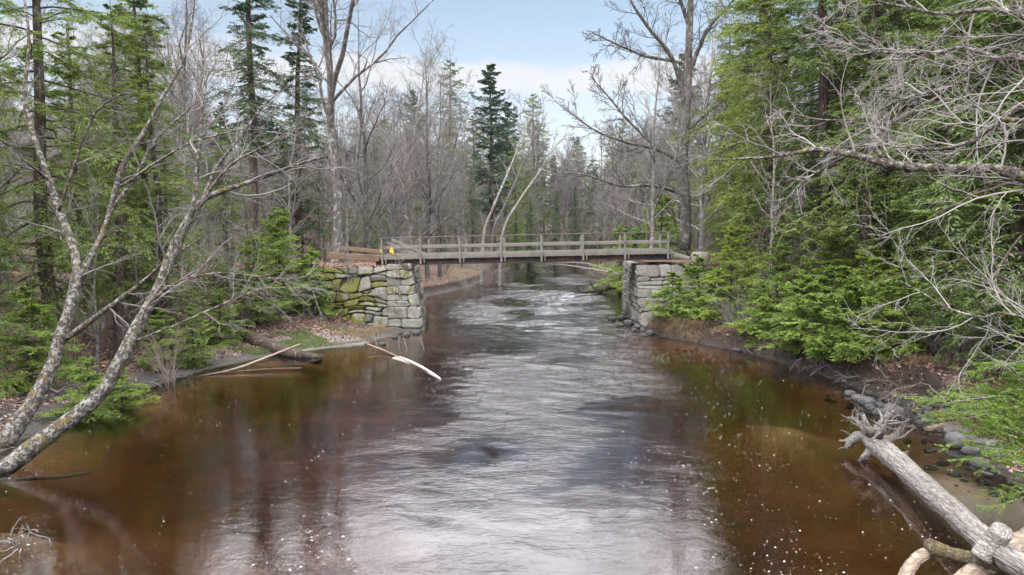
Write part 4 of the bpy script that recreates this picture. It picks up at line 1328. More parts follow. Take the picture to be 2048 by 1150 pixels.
# bright young growth on the banks
for kind, i, px, Y, sc, lab in [
    ('sapling', 0, 1400, 30.6, .8, 'bright green young hemlock covering the front of the right abutment'),
    ('sapling', 1, 1440, 29.2, .9, 'low spreading hemlock on the grassy corner below the right abutment'),
    ('sapling', 2, 1465, 30.0, .8, 'young hemlock just right of the abutment, above the dry grass'),
    ('sapling', 0, 1610, 23.2, .8, 'bright yellow green young hemlock leaning to the water on the right bank'),
    ('sapling', 1, 1700, 21.4, 1.05, 'brightest low hemlock bush in the middle of the right bank'),
    ('sapling', 0, 1790, 20.2, .75, 'young hemlock drooping over the undercut edge above the stones'),
    ('sapling', 1, 1880, 20.4, .8, 'small dull green hemlock between trunks above the stones'),
    ('sapling', 1, 1530, 26.2, .8, 'small hemlock at the edge of the bank right of the dry grass'),
    ('sapling', 2, 1660, 25.0, .75, 'taller young hemlock behind the bright bushes of the right bank'),
    ('sapling', 1, 1345, 31.0, .85, 'bright green boughs drooping across the near corner of the right abutment'),
    ('sapling', 0, 560, 33.5, .9, 'young hemlock on the slope above the left end of the mossy wall'),
    ('sapling', 2, 510, 29.0, .75, 'young hemlock on the litter slope behind the dark fallen log'),
    ('sapling', 2, 1560, 25.6, .7, 'young hemlock between the dry grass and the brightest bush of the right bank'),
    ('sapling', 0, 1745, 22.5, .9, 'young hemlock behind the brightest bush, its boughs reaching left'),
    ('sapling', 1, 1655, 22.6, 1.0, 'low bright hemlock leaning out beside the pale bending shrub'),
    ('sapling', 2, 1850, 22.0, .8, 'young hemlock in front of the brown trunks on the right bank'),
    ('sapling', 1, 165, 16.9, .62, 'bright little hemlock between the two leaning trunks at the water'),
    ('sapling', 1, 232, 17.8, .5, 'small green hemlock just behind the lowest leaning trunk'),
    ('sapling', 0, 45, 18.5, .8, 'young hemlock at the left edge behind the leaning trunks'),
    ('sapling', 2, 380, 22.9, .42, 'young hemlock hanging over the mud shore beneath the fine twigs'),
    ('sapling', 0, 320, 22.0, .55, 'low hemlock on the left bank with lichen trunk in front of it'),
    ('sapling', 2, 560, 30.6, .9, 'young hemlock left of the mossy rubble wall'),
    ('sapling', 0, 625, 31.3, .85, 'young hemlock against the left end of the mossy wall'),
    ('sapling', 0, 435, 26.3, .6, 'hemlock sapling above the butt of the dark fallen log'),
    ('sapling', 2, 1275, 48, 1.0, 'bright young hemlock on the far bank under the right end of the bridge'),
    ('sapling', 2, 1240, 52, 1.1, 'yellow green young hemlock seen above the bridge rail near its right end'),
    ('sapling', 2, 1325, 46, 1.3, 'bright green hemlock behind the last bay of the bridge railing'),
]:
    pplant(kind, i, px, Y, sc, lab)
# bare brush
for kind, i, px, Y, sc, lab in [
    ('thin', 1, 800, 32.4, .62, 'crooked bare sapling growing on top of the mossy abutment in front of the railing'),
    ('thin', 0, 695, 32.6, .6, 'thin bare sapling on the left wing wall beside the timber boards'),
    ('shrub', 0, 1010, 64, 1.2, 'tangled bare shrub drooping over the far left bank under the bridge'),
    ('shrub', 2, 975, 60, 1.1, 'bare shrub on the leaf covered bank seen under the bridge'),
    ('shrub', 1, 935, 57, .8, 'low bare shrub beside the abutment on the far left bank'),
    ('shrub', 1, 1480, 28.0, 1.2, 'pale tangled shrub at the foot of the hemlocks right of the abutment'),
    ('shrub', 0, 1540, 27.5, 1.2, 'grey tangled bare shrub above the dry grass of the right bank'),
    ('shrub', 1, 1650, 22.6, .8, 'pale bare shrub bending to the water on the right bank'),
    ('shrub', 1, 1960, 18.2, .9, 'white twigged shrub between trunks at the right edge'),
    ('shrub', 2, 330, 20.6, .7, 'reddish bare shrub on the slope behind the lowest trunk'),
]:
    pplant(kind, i, px, Y, sc, lab)

# the woods either side, filled at random but never in the stream, the approach or on a tree already there
def fill():
    g = np.random.default_rng(77)
    pts = [(x, y) for _, k, x, y in TREES if k not in ('shrub',)]
    def ok(x, y, dmin):
        d, s = shore_dist(np.array([x]), np.array([y]))
        if d[0] < 1.3:
            return False
        if 31.2 < y < 39 and abs(x) < 11.5:
            return False
        if 23 < y < 33 and -12.5 < x < -3:
            return False
        if 24 < y < 33 and 3 < x < 9.5:
            return False
        return all((x - a) ** 2 + (y - b) ** 2 > dmin * dmin for a, b in pts)
    zones = [  # x side, y range, count, min distance, mix, label stub
        (-1, 15, 33, 48, 1.7, [('hemlock', .42), ('bare', .08), ('thin', .5)], 'left bank'),
        (-1, 33, 60, 62, 2.3, [('hemlock', .15), ('bare', .5), ('thin', .35)], 'left wood'),
        (-1, 58, 108, 92, 2.2, [('hemlock', .14), ('bare_far', .8), ('thin', .06)], 'far left'),
        (1, 14, 33, 38, 1.9, [('hemlock', .42), ('bare', .12), ('thin', .46)], 'right bank'),
        (1, 33, 60, 50, 2.6, [('hemlock', .5), ('bare', .25), ('thin', .25)], 'right wood'),
        (1, 58, 112, 84, 2.3, [('hemlock', .24), ('bare_far', .72), ('thin', .04)], 'far right'),
        (0, 104, 135, 50, 2.6, [('hemlock', .3), ('bare_far', .64), ('pine', .06)], 'bend'),
    ]
    what = {'hemlock': ('green hemlock', 'hemlocks'), 'bare': ('grey leafless tree', 'bare trees'), 'bare_far': ('grey leafless tree', 'bare trees'), 'thin': ('thin leafless sapling', 'bare saplings'), 'dark': ('dark spruce', 'spruces'), 'pine': ('distant pine', 'pines')}
    where = {'left bank': 'in the near wood behind the left leaning trees', 'left wood': 'deep in the wood behind the left end of the bridge', 'far left': 'on the far left bank beyond the bridge',
             'right bank': 'in the near wood on the right bank', 'right wood': 'deep in the wood behind the right abutment', 'far right': 'on the far right bank beyond the bridge', 'bend': 'at the river bend in the distance'}
    for side, y0, y1, cnt, dmin, mixk, zone in zones:
        made = tries = 0
        names, pr = [m[0] for m in mixk], np.array([m[1] for m in mixk])
        while made < cnt and tries < 4000:
            tries += 1
            y = g.uniform(y0, y1)
            lim = 0.78 * y + 2.5
            x = g.uniform(2, lim) * (side if side else (1 if g.random() < .6 else -1))
            if side == 0:
                x = g.uniform(-25, 30)
            if side and np.sign(x) != side:
                continue
            if not ok(x, y, dmin):
                continue
            # keep the gap of sky over the stream
            px = 1024 + x / y * FPX
            kind = str(g.choice(names, p=pr / pr.sum()))
            if kind in ('hemlock', 'dark') and side == 1 and y < 62 and px < 1405:
                kind = 'bare'
            if kind in ('hemlock', 'dark') and side == -1 and y < 62 and 330 < px < 840:
                kind = 'bare' if g.random() < .3 else 'hemlock_low'
            sc = g.uniform(.75, 1.08)
            if kind == 'hemlock_low':
                kind, sc = 'hemlock', -1
            if zone == 'bend':
                sc = g.uniform(1.1, 1.7)
            if kind == 'bare' and zone == 'left wood':
                sc = g.uniform(.32, .55) if 430 < px < 830 else g.uniform(.5, .9)
            if zone == 'left bank':
                sc = (g.uniform(.4, .7) if sc > 0 else g.uniform(.35, .5)) if kind == 'hemlock' else g.uniform(.6, 1.0)
            if kind == 'hemlock' and zone in ('right bank', 'right wood'):
                sc = g.uniform(.95, 1.3)
            if sc < 0:
                sc = g.uniform(.3, .5)
            elif kind == 'hemlock' and zone == 'left wood':
                sc = g.uniform(.95, 1.25)
            if zone in ('far left', 'far right', 'bend'):
                top = 466 - np.interp(px, [300, 420, 560, 760, 830, 900, 960, 1060, 1110, 1180, 1250, 1330, 1420, 1700], [400, 300, 230, 240, 330, 350, 290, 235, 190, 190, 230, 320, 450, 500])
                hmax = (466 - top) * y / FPX + CAM_Z - float(ground_z(x, y))
                h0 = {'bare_far': 16, 'hemlock': 17, 'bare': 18, 'dark': 20, 'pine': 24, 'thin': 8}[kind]
                sc = min(sc, hmax / h0)
                if sc < .3:
                    continue
            w_, gname = what[kind]
            size = 'tall ' if sc > .98 else ('short ' if sc < .82 else '')
            o = plant(kind, int(g.integers(0, 9)), x, y, float(sc), size + w_ + ' ' + where[zone], gname + ' ' + where[zone])
            pts.append((x, y))
            made += 1


fill()


def brush():
    g = np.random.default_rng(83)
    for x0, x1, y0, y1, cnt, dm, where in [(-34, 0, 42, 95, 66, .5, 'on the far left bank beyond the bridge'), (5, 40, 42, 100, 44, .5, 'on the far right bank beyond the bridge'), (-22, -8, 14, 31, 22, .9, 'in the undergrowth of the near left bank'), (8, 24, 13, 32, 18, .9, 'in the undergrowth of the near right bank'), (-8, 20, 106, 118, 16, .5, 'at the river bend in the distance')]:
        k = 0
        while k < cnt:
            x, y = g.uniform(x0, x1), g.uniform(y0, y1)
            d, _ = shore_dist(np.array([x]), np.array([y]))
            if d[0] < dm or abs(x) > .8 * y + 2 or (x < 0 and x > -14 and 21 < y < 34):
                continue
            k += 1
            plant('shrub', int(g.integers(0, 3)), x, y, float(g.uniform(.7, 1.9) if y > 35 else g.uniform(.5, .9)), 'tangled leafless shrub ' + where, 'bare shrubs ' + where)


brush()

# woods so far off that they read as one mass
def far_mass():
    g = np.random.default_rng(91)
    mb = MB()
    n = 620
    ang = g.uniform(-0.80, 0.80, n)
    dist = g.uniform(112, 230, n)
    x, y = np.sin(ang) * dist, np.cos(ang) * dist
    keep = (np.abs(x) > 34) | (y > 132)
    x, y = x[keep], y[keep]
    n = len(x)
    z = ground_z(x, y)
    H = g.uniform(11, 17, n)
    px = 1024 + x / y * FPX
    cap = np.interp(px, [300, 650, 900, 1060, 1110, 1180, 1250, 1420, 1700], [330, 300, 230, 180, 150, 150, 170, 260, 330]) * y / FPX + CAM_Z - z
    H = np.minimum(H, np.maximum(cap, 3))
    P = np.stack([np.stack([x, y, z + H * k], -1) for k in (0, .5, 1)], 1)
    mb.tubes(P, np.array([[.2, .12, .02]]) * np.ones((n, 1)), 4)
    c = 90
    u = g.random((n, c)) ** 0.8
    az = g.uniform(0, 6.28, (n, c))
    r = (1 - u) ** .8 * 3.0
    B = np.stack([x[:, None] + 0 * u, y[:, None] + 0 * u, z[:, None] + H[:, None] * (.08 + .92 * u)], -1).reshape(-1, 3)
    az, r, u = az.ravel(), r.ravel(), u.ravel()
    D = nrm(np.stack([np.cos(az), np.sin(az), g.normal(-.1, .2, len(az))], -1))
    for k in range(7):
        f = g.uniform(.15, 1, len(az))
        mb.leaves(B + D * (r * f)[:, None], nrm(D + g.normal(0, .5, D.shape)), nrm(np.array([0, 0, 1.]) + g.normal(0, .5, D.shape)), g.uniform(.35, .8, len(az)), .28, .2)
    tag(mb.build('distant_woods', M['far_leaf'], smooth=False), 'distant mixed wood closing the view behind the nearer trees', 'wood', kind='stuff')


far_mass()

# ------------------------------------------------------------------ logs, driftwood
def log_obj(name, rows, mat, label, cat='log', per=8, k=16, seed=1, group=None, rough=0.03):
    g = np.random.default_rng(seed)
    Q = np.array([[*(at(a, b, Y) if Y else gpt(a, b)), r] for a, b, Y, r in rows]) if abs(rows[0][1]) > 200 else np.array(rows, float)
    q = spline(Q, per)
    c = q[0, :3].copy()
    n = len(q)
    q[:, 3] *= 1 + g.normal(0, rough, n)
    o = MB().tubes(q[:, :3] - c, q[:, 3], k, cap=True).build(name, M[mat])
    o.location = tuple(c)
    return tag(o, label, cat, group)


def wz_(px, py, z):
    """the point at height z seen at a pixel"""
    Y0, Y1 = 3.0, 120.0
    for _ in range(50):
        mid = (Y0 + Y1) / 2
        if at(px, py, mid)[2] > z:
            Y0 = mid
        else:
            Y1 = mid
    return at(px, py, Y0)


# foreground drift log with its root wad
def drift():
    g = np.random.default_rng(55)
    rows = [(*wz_(1733, 872, .34), .17), (*wz_(1756, 890, .32), .24), (*wz_(1790, 918, .3), .235), (*wz_(1850, 972, .32), .215), (*wz_(1915, 1030, .36), .20), (*wz_(1975, 1085, .42), .19), (*wz_(2050, 1135, .5), .175), (*wz_(2160, 1190, .6), .16)]
    q = spline(np.array(rows), 9)
    c = q[0, :3].copy()
    q[:, 3] *= .82 * (1 + g.normal(0, .025, len(q)))
    root = empty('drift_log', tuple(c))
    tag(root, 'big grey drift log with upturned root wad lying in the brown shallows', 'log')
    # ridged bark, built as real relief
    k = 40
    mb = MB().tubes(q[:, :3] - c, q[:, 3], k, cap=True)
    ridge = (np.sin(np.arange(k) * 2.7) * .5 + g.normal(0, .6, k)) * .012
    V = mb.v[0]
    cen = np.repeat(q[:, :3] - c, k, 0)
    amp = np.tile(ridge, len(q)) * (1 + .8 * np.sin(np.repeat(np.arange(len(q)), k) * .9 + np.tile(np.arange(k), len(q))))
    mb.v[0] = V + nrm(V - cen) * amp[:, None] 
    mb.build('trunk', M['bark_drift'], root)
    # root wad: stout buttress roots first, then a ragged mass of smaller ones
    stout = [[(1758, 892, .3, .2), (1748, 862, .55, .14), (1760, 835, .8, .09), (1772, 800, 1.05, .02)],
             [(1752, 888, .3, .19), (1728, 872, .38, .15), (1704, 876, .32, .11), (1694, 898, .1, .05)],
             [(1764, 884, .4, .16), (1788, 866, .55, .09), (1812, 852, .6, .035)],
             [(1768, 898, .3, .15), (1795, 902, .3, .08), (1818, 908, .25, .03)],
             [(1748, 872, .5, .13), (1738, 848, .75, .08), (1728, 822, .9, .02)],
             [(1756, 866, .6, .1), (1778, 836, .85, .06), (1800, 818, 1.0, .015)],
             [(1738, 868, .5, .1), (1716, 846, .6, .05), (1700, 838, .6, .015)],
             [(1742, 898, .2, .12), (1728, 915, .05, .07), (1722, 930, -.1, .03)],
             [(1766, 905, .2, .1), (1790, 925, .05, .06), (1802, 938, -.1, .03)],
             [(1757, 872, .55, .1), (1766, 850, .85, .05), (1757, 812, 1.1, .012)]]
    P, Rr, Ln = [], [], []
    for st in stout:
        qq, ln = resample(spline(np.array([[*wz_(a_, b_, h_), r_] for a_, b_, h_, r_ in st]), 6), 10)
        qq[2:, :3] += np.cumsum(g.normal(0, .018, (8, 3)), 0)
        P.append(qq[:, :3] - c)
        Rr.append(qq[:, 3] * .85 * (1 + g.normal(0, .12, 10)))
        Ln.append(ln)
    P, Rr, Ln = np.array(P), np.array(Rr), np.array(Ln)
    rm = MB()
    Pn, Rn, Lnn = grow(P, np.minimum(Rr, .06), np.maximum(Ln, .5), 5, .25, 1, .9, .5, 7, .3, -.04, .45, minr=.008, g=g)
    rm.tubes(Pn, Rn, 6)
    P5, R5, L5 = grow(Pn, Rn, Lnn, 5, .2, 1, .8, .55, 5, .3, -.03, .5, minr=.004, g=g)
    rm.tubes(P5, R5, 4)
    rm.tubes(P, Rr, 12, cap=True)
    P2, R2, L2 = grow(P, Rr, Ln, 5, .2, 1, .8, .5, 6, .25, 0, .5, minr=.004, g=g)
    rm.tubes(P2, R2, 5)
    P3, R3, L3 = grow(P2, R2, L2, 3, .2, 1, .8, .6, 4, .25, 0, .6, minr=.003, g=g)
    rm.tubes(P3, R3, 3)
    rm.build('root_wad', M['bark_drift'], root)
    knob = spline(np.array([(*wz_(1962, 1116, .36), .13), (*wz_(1976, 1096, .5), .135), (*wz_(1992, 1078, .64), .13), (*wz_(2006, 1060, .8), .125)]), 6)
    MB().tubes(knob[:, :3] - c, knob[:, 3], 20, cap=True).build('limb_stub', M['bark_drift'], root)


drift()
log_obj('broken_branch', [(*wz_(1848, 1094, .30), .05), (*wz_(1858, 1094, .31), .115), (*wz_(1875, 1098, .30), .10), (*wz_(1905, 1108, .26), .085), (*wz_(1958, 1120, .26), .085), (*wz_(2010, 1135, .28), .08)], 'wood_moss', 'crooked mossy broken branch in front of the drift log, ending in a splintered stump', 'branch', seed=3, rough=.05)
log_obj('bare_branch', [(*wz_(1802, 1185, .02), .075), (*wz_(1812, 1150, .08), .085), (*wz_(1828, 1124, .16), .08), (*wz_(1848, 1108, .22), .075), (*wz_(1862, 1102, .26), .05)], 'wood_bare', 'pale curved barkless branch meeting the mossy one at the bottom right', 'branch', seed=13, rough=.05)
log_obj('stripped_log', [(*wz_(1890, 1190, .02), .12), (*wz_(1960, 1138, .12), .13), (*wz_(2050, 1080, .26), .14), (*wz_(2150, 1030, .36), .14)], 'wood_bare', 'barkless orange tinted log lying under the drift log in the bottom right corner', 'log', seed=4)
# dark log on the left beach and pale pole
log_obj('fallen_log', [(*wz_(400, 632, 1.0), .27), (*wz_(470, 664, .55), .27), (*wz_(540, 692, .25), .25), (*wz_(600, 712, .05), .22), (*wz_(645, 720, -.12), .2)], 'bark_wet', 'dark barkless fallen log sloping down the left beach into the water', 'log', seed=5)
log_obj('pale_pole', [(*wz_(405, 752, .0), .03), (*wz_(470, 738, .1), .042), (*wz_(540, 712, .32), .04), (*wz_(601, 688, .55), .03)], 'wood_bare', 'pale barkless pole propped over the dark fallen log', 'pole', seed=6)
log_obj('sunken_pole', [(*wz_(400, 753, -.01), .03), (*wz_(470, 744, -.01), .028), (*wz_(540, 738, -.005), .026), (*wz_(603, 736, .005), .02)], 'wood_bare', 'pale pole lying flat at the waterline below the propped one', 'pole', seed=7)
log_obj('sunken_pole', [(*wz_(-30, 962, -.12), .045), (*wz_(60, 957, -.12), .04), (*wz_(130, 953, -.13), .035), (*wz_(185, 944, -.16), .028)], 'wood_bare', 'straight orange pole just under the water beside the lowest leaning trunk', 'pole', seed=8)
# snagged pole with a white foamy blade and upright twigs, left of the current
log_obj('snag_branch', [(*wz_(735, 688, .25), .03), (*wz_(770, 702, .08), .035), (*wz_(800, 716, .03), .04), (*wz_(840, 735, .02), .03), (*wz_(882, 758, .0), .012)], 'wood_bare', 'thin branch lying in the current with twigs sticking up, white foam trapped along it', 'branch', seed=9)
fo = []
for px, py in [(785, 715), (800, 712.5), (819, 719.5), (845, 732), (868, 746), (882, 756.5), (862, 746.5), (838, 733.5), (812, 722.5), (796, 717.5)]:
    fo.append(wz_(px, py, .03))
fo = np.array(fo)
fm = MB().add(np.concatenate([fo, fo - [0, 0, .06]]), [np.array([np.arange(9, -1, -1)]), np.array([[i, (i + 1) % 10, 10 + (i + 1) % 10, 10 + i] for i in range(10)])])
tag(fm.build('foam_raft', M['foam'], smooth=False), 'white wedge of foam trapped against the thin branch in the current', 'foam')
for j, (px, py, h, ln) in enumerate([(752, 690, .45, -.1), (775, 696, .55, -.14), (797, 698, .42, 0.02), (812, 700, .5, -.1), (846, 700, .5, -.12)]):
    b = wz_(px, py, -.05)
    tag(log_obj('drowned_twig', [(b[0] + .06, b[1], -.1, .012), (b[0] + ln * .4, b[1], h * .5, .01), (b[0] + ln, b[1], h, .005)], 'twig_pale', 'thin pale twig standing out of the water beside the foam wedge', 'twig', 5, 6, 60 + j), group='twigs standing out of the water')
# snags at the far right bank
def snag(name, base, tips, mat, label, seed, r0):
    g = np.random.default_rng(seed)
    root = empty(name, tuple(base))
    tag(root, label, 'snag')
    tr = MB()
    P, Rr, L = [], [], []
    for t_ in tips:
        q, ln = resample(spline([[*(np.asarray(p_) - base), r] for p_, r in t_], 6), 16)
        q[1:, :3] += np.cumsum(g.normal(0, .02, (15, 3)), 0)
        tr.tubes(q[:, :3], q[:, 3], 9, cap=True)
        P.append(q[:, :3]); Rr.append(q[:, 3]); L.append(ln)
    tr.build('stem', M[mat], root)
    P1, R1, L1 = grow(np.array(P), np.array(Rr), np.minimum(L, 4.), 7, .25, 1, .8, .4, 7, .16, .02, .5, minr=.01, g=g)
    b = MB().tubes(P1, R1, 5)
    P2, R2, L2 = grow(P1, R1, L1, 4, .2, 1, .7, .5, 5, .16, .02, .6, minr=.007, g=g)
    b.tubes(P2, R2, 4).build('branches', M[mat], root)


snag('driftwood_snag', wz_(1245, 566, .4), [[(wz_(1262, 560, .7), .2), (wz_(1215, 578, .35), .17), (wz_(1178, 584, .15), .13), (wz_(1150, 586, .25), .06)], [(wz_(1240, 572, .5), .14), (wz_(1205, 582, .2), .1), (wz_(1170, 594, .0), .06)]], 'bark_wet', 'dark drift tree with broken branches lying in the riffle beside the right abutment', 71, .2)
snag('fallen_branch', wz_(1238, 548, .6), [[(wz_(1245, 549, .7), .09), (wz_(1180, 537, .9), .075), (wz_(1120, 530, .9), .05), (wz_(1070, 534, .4), .02)], [(wz_(1240, 545, .8), .07), (wz_(1160, 525, 1.3), .05), (wz_(1090, 528, 1.), .015)]], 'bark_pale', 'long pale fallen branch reaching from the far right bank across the riffle', 72, .1)

# young spruce leaning in over the stones at the right edge
def edge_spruce():
    g = np.random.default_rng(58)
    b = np.array([9.3, 10.9, float(ground_z(9.3, 10.9))])
    root = empty('young_spruce', tuple(b))
    tag(root, 'bright green young spruce pushing dense boughs in from the right edge above the stones', 'spruce')
    z = np.linspace(0, 3.4, 9)
    T = np.stack([-.05 * z, .02 * z, z - .2], 1)
    tr = MB().tubes(T, .05 * (1 - z / 3.9), 8)
    cr = MB()
    tips = [((1988, 735), 10.2, 2.2), ((2035, 760), 10.4, 2.0), ((1892, 806), 9.9, 1.75), ((1930, 838), 9.8, 1.6), ((1985, 865), 9.7, 1.45), ((1955, 882), 9.6, 1.3), ((1975, 925), 9.5, 1.1), ((2030, 905), 9.5, 1.15), ((1900, 830), 10.1, 1.55), ((2010, 820), 10.0, 1.75), ((2040, 1000), 9.3, .7), ((1945, 812), 10.4, 1.8), ((2045, 850), 9.9, 1.6), ((2000, 790), 10.6, 2.0)]
    Q, L = [], []
    for (px, py), Y, h in tips:
        e = at(px, py, Y) - b
        s = np.array([-.05 * h, .02 * h, h + .1])
        t = np.linspace(0, 1, 10)[:, None]
        p = s + (e - s) * t
        p[:, 2] += (np.sin(t[:, 0] * 3.14) * .12)
        Q.append(p)
        L.append(np.linalg.norm(e - s))
    Q, L = np.array(Q), np.array(L)
    Rb = .014 * np.linspace(1, .3, 10)[None] * np.ones((len(Q), 1))
    tr.tubes(Q, Rb, 5)
    P2, R2, L2 = grow(Q, Rb, L, 16, .25, 1.0, .8, .34, 6, .07, -.03, .5, .5, True, .003, g=g)
    P3, R3, L3 = grow(P2, R2, L2, 5, .15, .95, .75, .5, 5, .08, -.03, .5, .4, True, .002, g=g)
    tr.tubes(P2, R2, 4)
    for P in (Q[:, 3:], P2, P3):
        n = P.shape[0]
        c = 54
        t = np.tile((np.arange(c) + .5) / c, n)
        pi = np.repeat(np.arange(n), c)
        f = t * (P.shape[1] - 1)
        i = np.minimum(f.astype(int), P.shape[1] - 2)
        Bq = P[pi, i] + (P[pi, i + 1] - P[pi, i]) * (f - i)[:, None]
        Tg = nrm(P[pi, i + 1] - P[pi, i])
        rnd = g.normal(0, 1, Bq.shape)
        rnd[:, 2] = np.abs(rnd[:, 2]) * .5
        pr = nrm(rnd - (rnd * Tg).sum(-1, keepdims=True) * Tg)
        D = nrm(Tg * .75 + pr)
        cr.leaves(Bq, D, nrm(np.cross(D, g.normal(0, 1, D.shape))), g.uniform(.024, .042, len(Bq)), .0105)
    tr.build('trunk', M['twig_grey'], root)
    cr.build('crown', M['spruce_near'], root, smooth=False)


edge_spruce()

# ------------------------------------------------------------------ rocks
g = np.random.default_rng(66)
RS = [(1790, 828, .30, 'flat pale grey stone highest in the row at the foot of the right bank'), (1718, 800, .2, None), (1735, 808, .22, None), (1742, 818, .15, None), (1760, 812, .16, None), (1755, 828, .14, None), (1700, 790, .16, None), (1875, 808, .2, 'rounded stone alone against the dark undercut bank'), (1855, 820, .14, None), (1868, 832, .12, None), (1835, 826, .12, None), (1820, 812, .1, None),
      (1895, 835, .3, 'round grey stone right of the root wad, highest of the wet group'), (1915, 870, .28, 'rounded grey stone under the tip of the spruce bough'), (1912, 890, .3, 'broad wet stone lying lowest beside the drowned plank'), (1945, 905, .22, None), (1975, 900, .3, 'pale stone half hidden under the spruce bough'), (1998, 915, .2, None), (1938, 880, .2, None), (1960, 930, .16, None),
      (1280, 655, .3, 'boulder against the foot of the right abutment'), (1256, 648, .25, None), (1240, 652, .2, None), (1225, 640, .22, None), (1268, 662, .16, None), (1300, 668, .2, None), (1245, 638, .3, None), (1290, 672, .14, None), (1476, 702, .16, 'single pale stone at the waterline below the dry grass bank'),
      (832, 668, .2, None), (812, 672, .22, 'flat stone at the foot of the mossy pier'), (790, 676, .16, None), (765, 690, .14, None)]
for j, (px, py, r, lab) in enumerate(RS):
    p = gpt(px, py, 6, 45)
    if px < 900:
        lb2, g2 = 'small stone by the water below the mossy pier', 'small stones below the mossy pier'
    elif px < 1310:
        lb2, g2 = 'small dark stone in the shallows at the foot of the right abutment', 'small stones at the right abutment'
    else:
        lb2, g2 = 'small grey stone among others along the foot of the right bank', 'small stones along the right bank'
    o = rock('river_stone', (p[0], p[1], max(p[2], -.05) + r * .18), (r, r * g.uniform(.7, 1.1), r * g.uniform(.45, .7)), 400 + j, 'rock', lab or lb2, 'stone', None if lab else g2, g.uniform(.1, .5), float(g.uniform(0, 6)))
log_obj('drowned_plank', [(1852, 862, None, .09), (1885, 856, None, .12), (1925, 850, None, .11)], 'wood_bare', 'short pale weathered log among the wet stones at the right', 'log', seed=12)

def pebbles():
    mb = MB()
    base = rock_mesh((1, 1, .6), 5, .3)
    bv, bf = base.v[0], base.f[0]
    for xr, yr, n, lo, hi, smax, sd_ in (((6, 11), (9.5, 33), 2300, -.9, .5, .13, 71), ((-12, -4), (14, 32.5), 3800, -.5, .9, .06, 72), ((4.6, 7), (29, 39), 700, -1.2, .2, .12, 73)):
        P, g = scatter_ground(n, xr, yr, lambda x, y, d, s: (d > lo) & (d < hi) & (nzC(x, y, 1.6) > -.2), sd_)
        N = len(P)
        r = .015 + (smax - .015) * g.random(N) ** 3
        a = g.uniform(0, 6.28, N)
        ca, sa = np.cos(a)[:, None], np.sin(a)[:, None]
        X, Y_ = bv[None, :, 0] * g.uniform(.7, 1.3, (N, 1)), bv[None, :, 1]
        V = np.stack([X * ca - Y_ * sa, X * sa + Y_ * ca, bv[None, :, 2] + 0 * X], -1) * r[:, None, None] + P[:, None] 
        mb.add(V, (bf[None] + (np.arange(N) * len(bv))[:, None, None]).reshape(-1, 4))
    tag(mb.build('pebbles', M['rock']), 'small stones and gravel along both edges of the water', 'gravel', kind='stuff')


# ------------------------------------------------------------------ roots and sticks on the banks
def roots(name, rows, mat, label, group, seed, r0, n=7, ln=.7, drop=-.12):
    g = np.random.default_rng(seed)
    c = np.asarray(rows, float)
    P = np.empty((n, 8, 3))
    P[:, 0] = g.normal(0, .22, (n, 3)) * [1, 1, .3]
    D = nrm(g.normal(0, 1, (n, 3)) * [1, 1, .4])
    for j in range(1, 8):
        D = nrm(D + g.normal(0, .28, (n, 3)) + np.array([0, 0, drop]))
        P[:, j] = P[:, j - 1] + D * ln / 7
    Rr = r0 * g.uniform(.4, 1, n)[:, None] * np.linspace(1, .25, 8)[None]
    mb = MB().tubes(P, Rr, 6)
    P2, R2, L2 = grow(P, Rr, np.full(n, ln), 3, .3, 1, .8, .5, 5, .2, drop * .5, .5, minr=.004, g=g)
    o = mb.tubes(P2, R2, 4).build(name, M[mat])
    o.location = tuple(c)
    return tag(o, label, 'roots', group)


for j, (px, py, mt, r0, ln) in enumerate([(1560, 705, 'twig_dark', .03, .9), (1620, 722, 'twig_dark', .03, 1.0), (1690, 748, 'twig_grey', .025, 1.0), (1770, 775, 'twig_dark', .035, 1.1), (1840, 785, 'twig_grey', .022, 1.1), (1910, 800, 'twig_dark', .03, 1.2), (1960, 820, 'twig_grey', .02, 1.0), (1530, 700, 'twig_dark', .03, .8), (1590, 712, 'twig_dark', .035, .9), (1655, 735, 'twig_dark', .03, 1.0), (1730, 762, 'twig_dark', .03, 1.0), (1800, 780, 'twig_dark', .03, 1.2), (1875, 792, 'twig_dark', .03, 1.2), (1505, 695, 'twig_dark', .03, .7)]):
    p = gpt(px, py, 8, 45)
    roots('bank_roots', p + [0, 0, .1], mt, 'tangled bare roots hanging from the dark undercut edge of the right bank', 'roots along the undercut right bank', 500 + j, r0, 9, ln)
for j, (px, py, lab) in enumerate([(100, 800, 'grey forked root clump on the mud between the leaning trunks'), (40, 850, 'pale roots on the mud left of the lowest trunk'), (275, 775, 'curved roots at the mud edge right of the lowest trunk'), (300, 690, 'exposed roots of the slope behind the lowest trunk'), (250, 715, 'root tangle behind the small hemlocks on the left bank')]):
    p = gpt(px, py, 8, 45)
    roots('bank_roots', p + [0, 0, .12], 'twig_grey', lab, None, 520 + j, .035, 8, .9)
p = wz_(25, 1088, 0.02)
roots('twig_pile', p + [0, 0, .02], 'twig_grey', 'little heap of pale drifted twigs in the shallows at the lower left edge', None, 540, .010, 34, .34, -.1)

# ------------------------------------------------------------------ litter, grass and foam
def scatter_ground(n, xr, yr, cond, seed):
    g = np.random.default_rng(seed)
    x, y = g.uniform(*xr, n), g.uniform(*yr, n)
    d, s = shore_dist(x, y)
    k = cond(x, y, d, s)
    x, y = x[k], y[k]
    return np.stack([x, y, ground_z(x, y)], 1), g


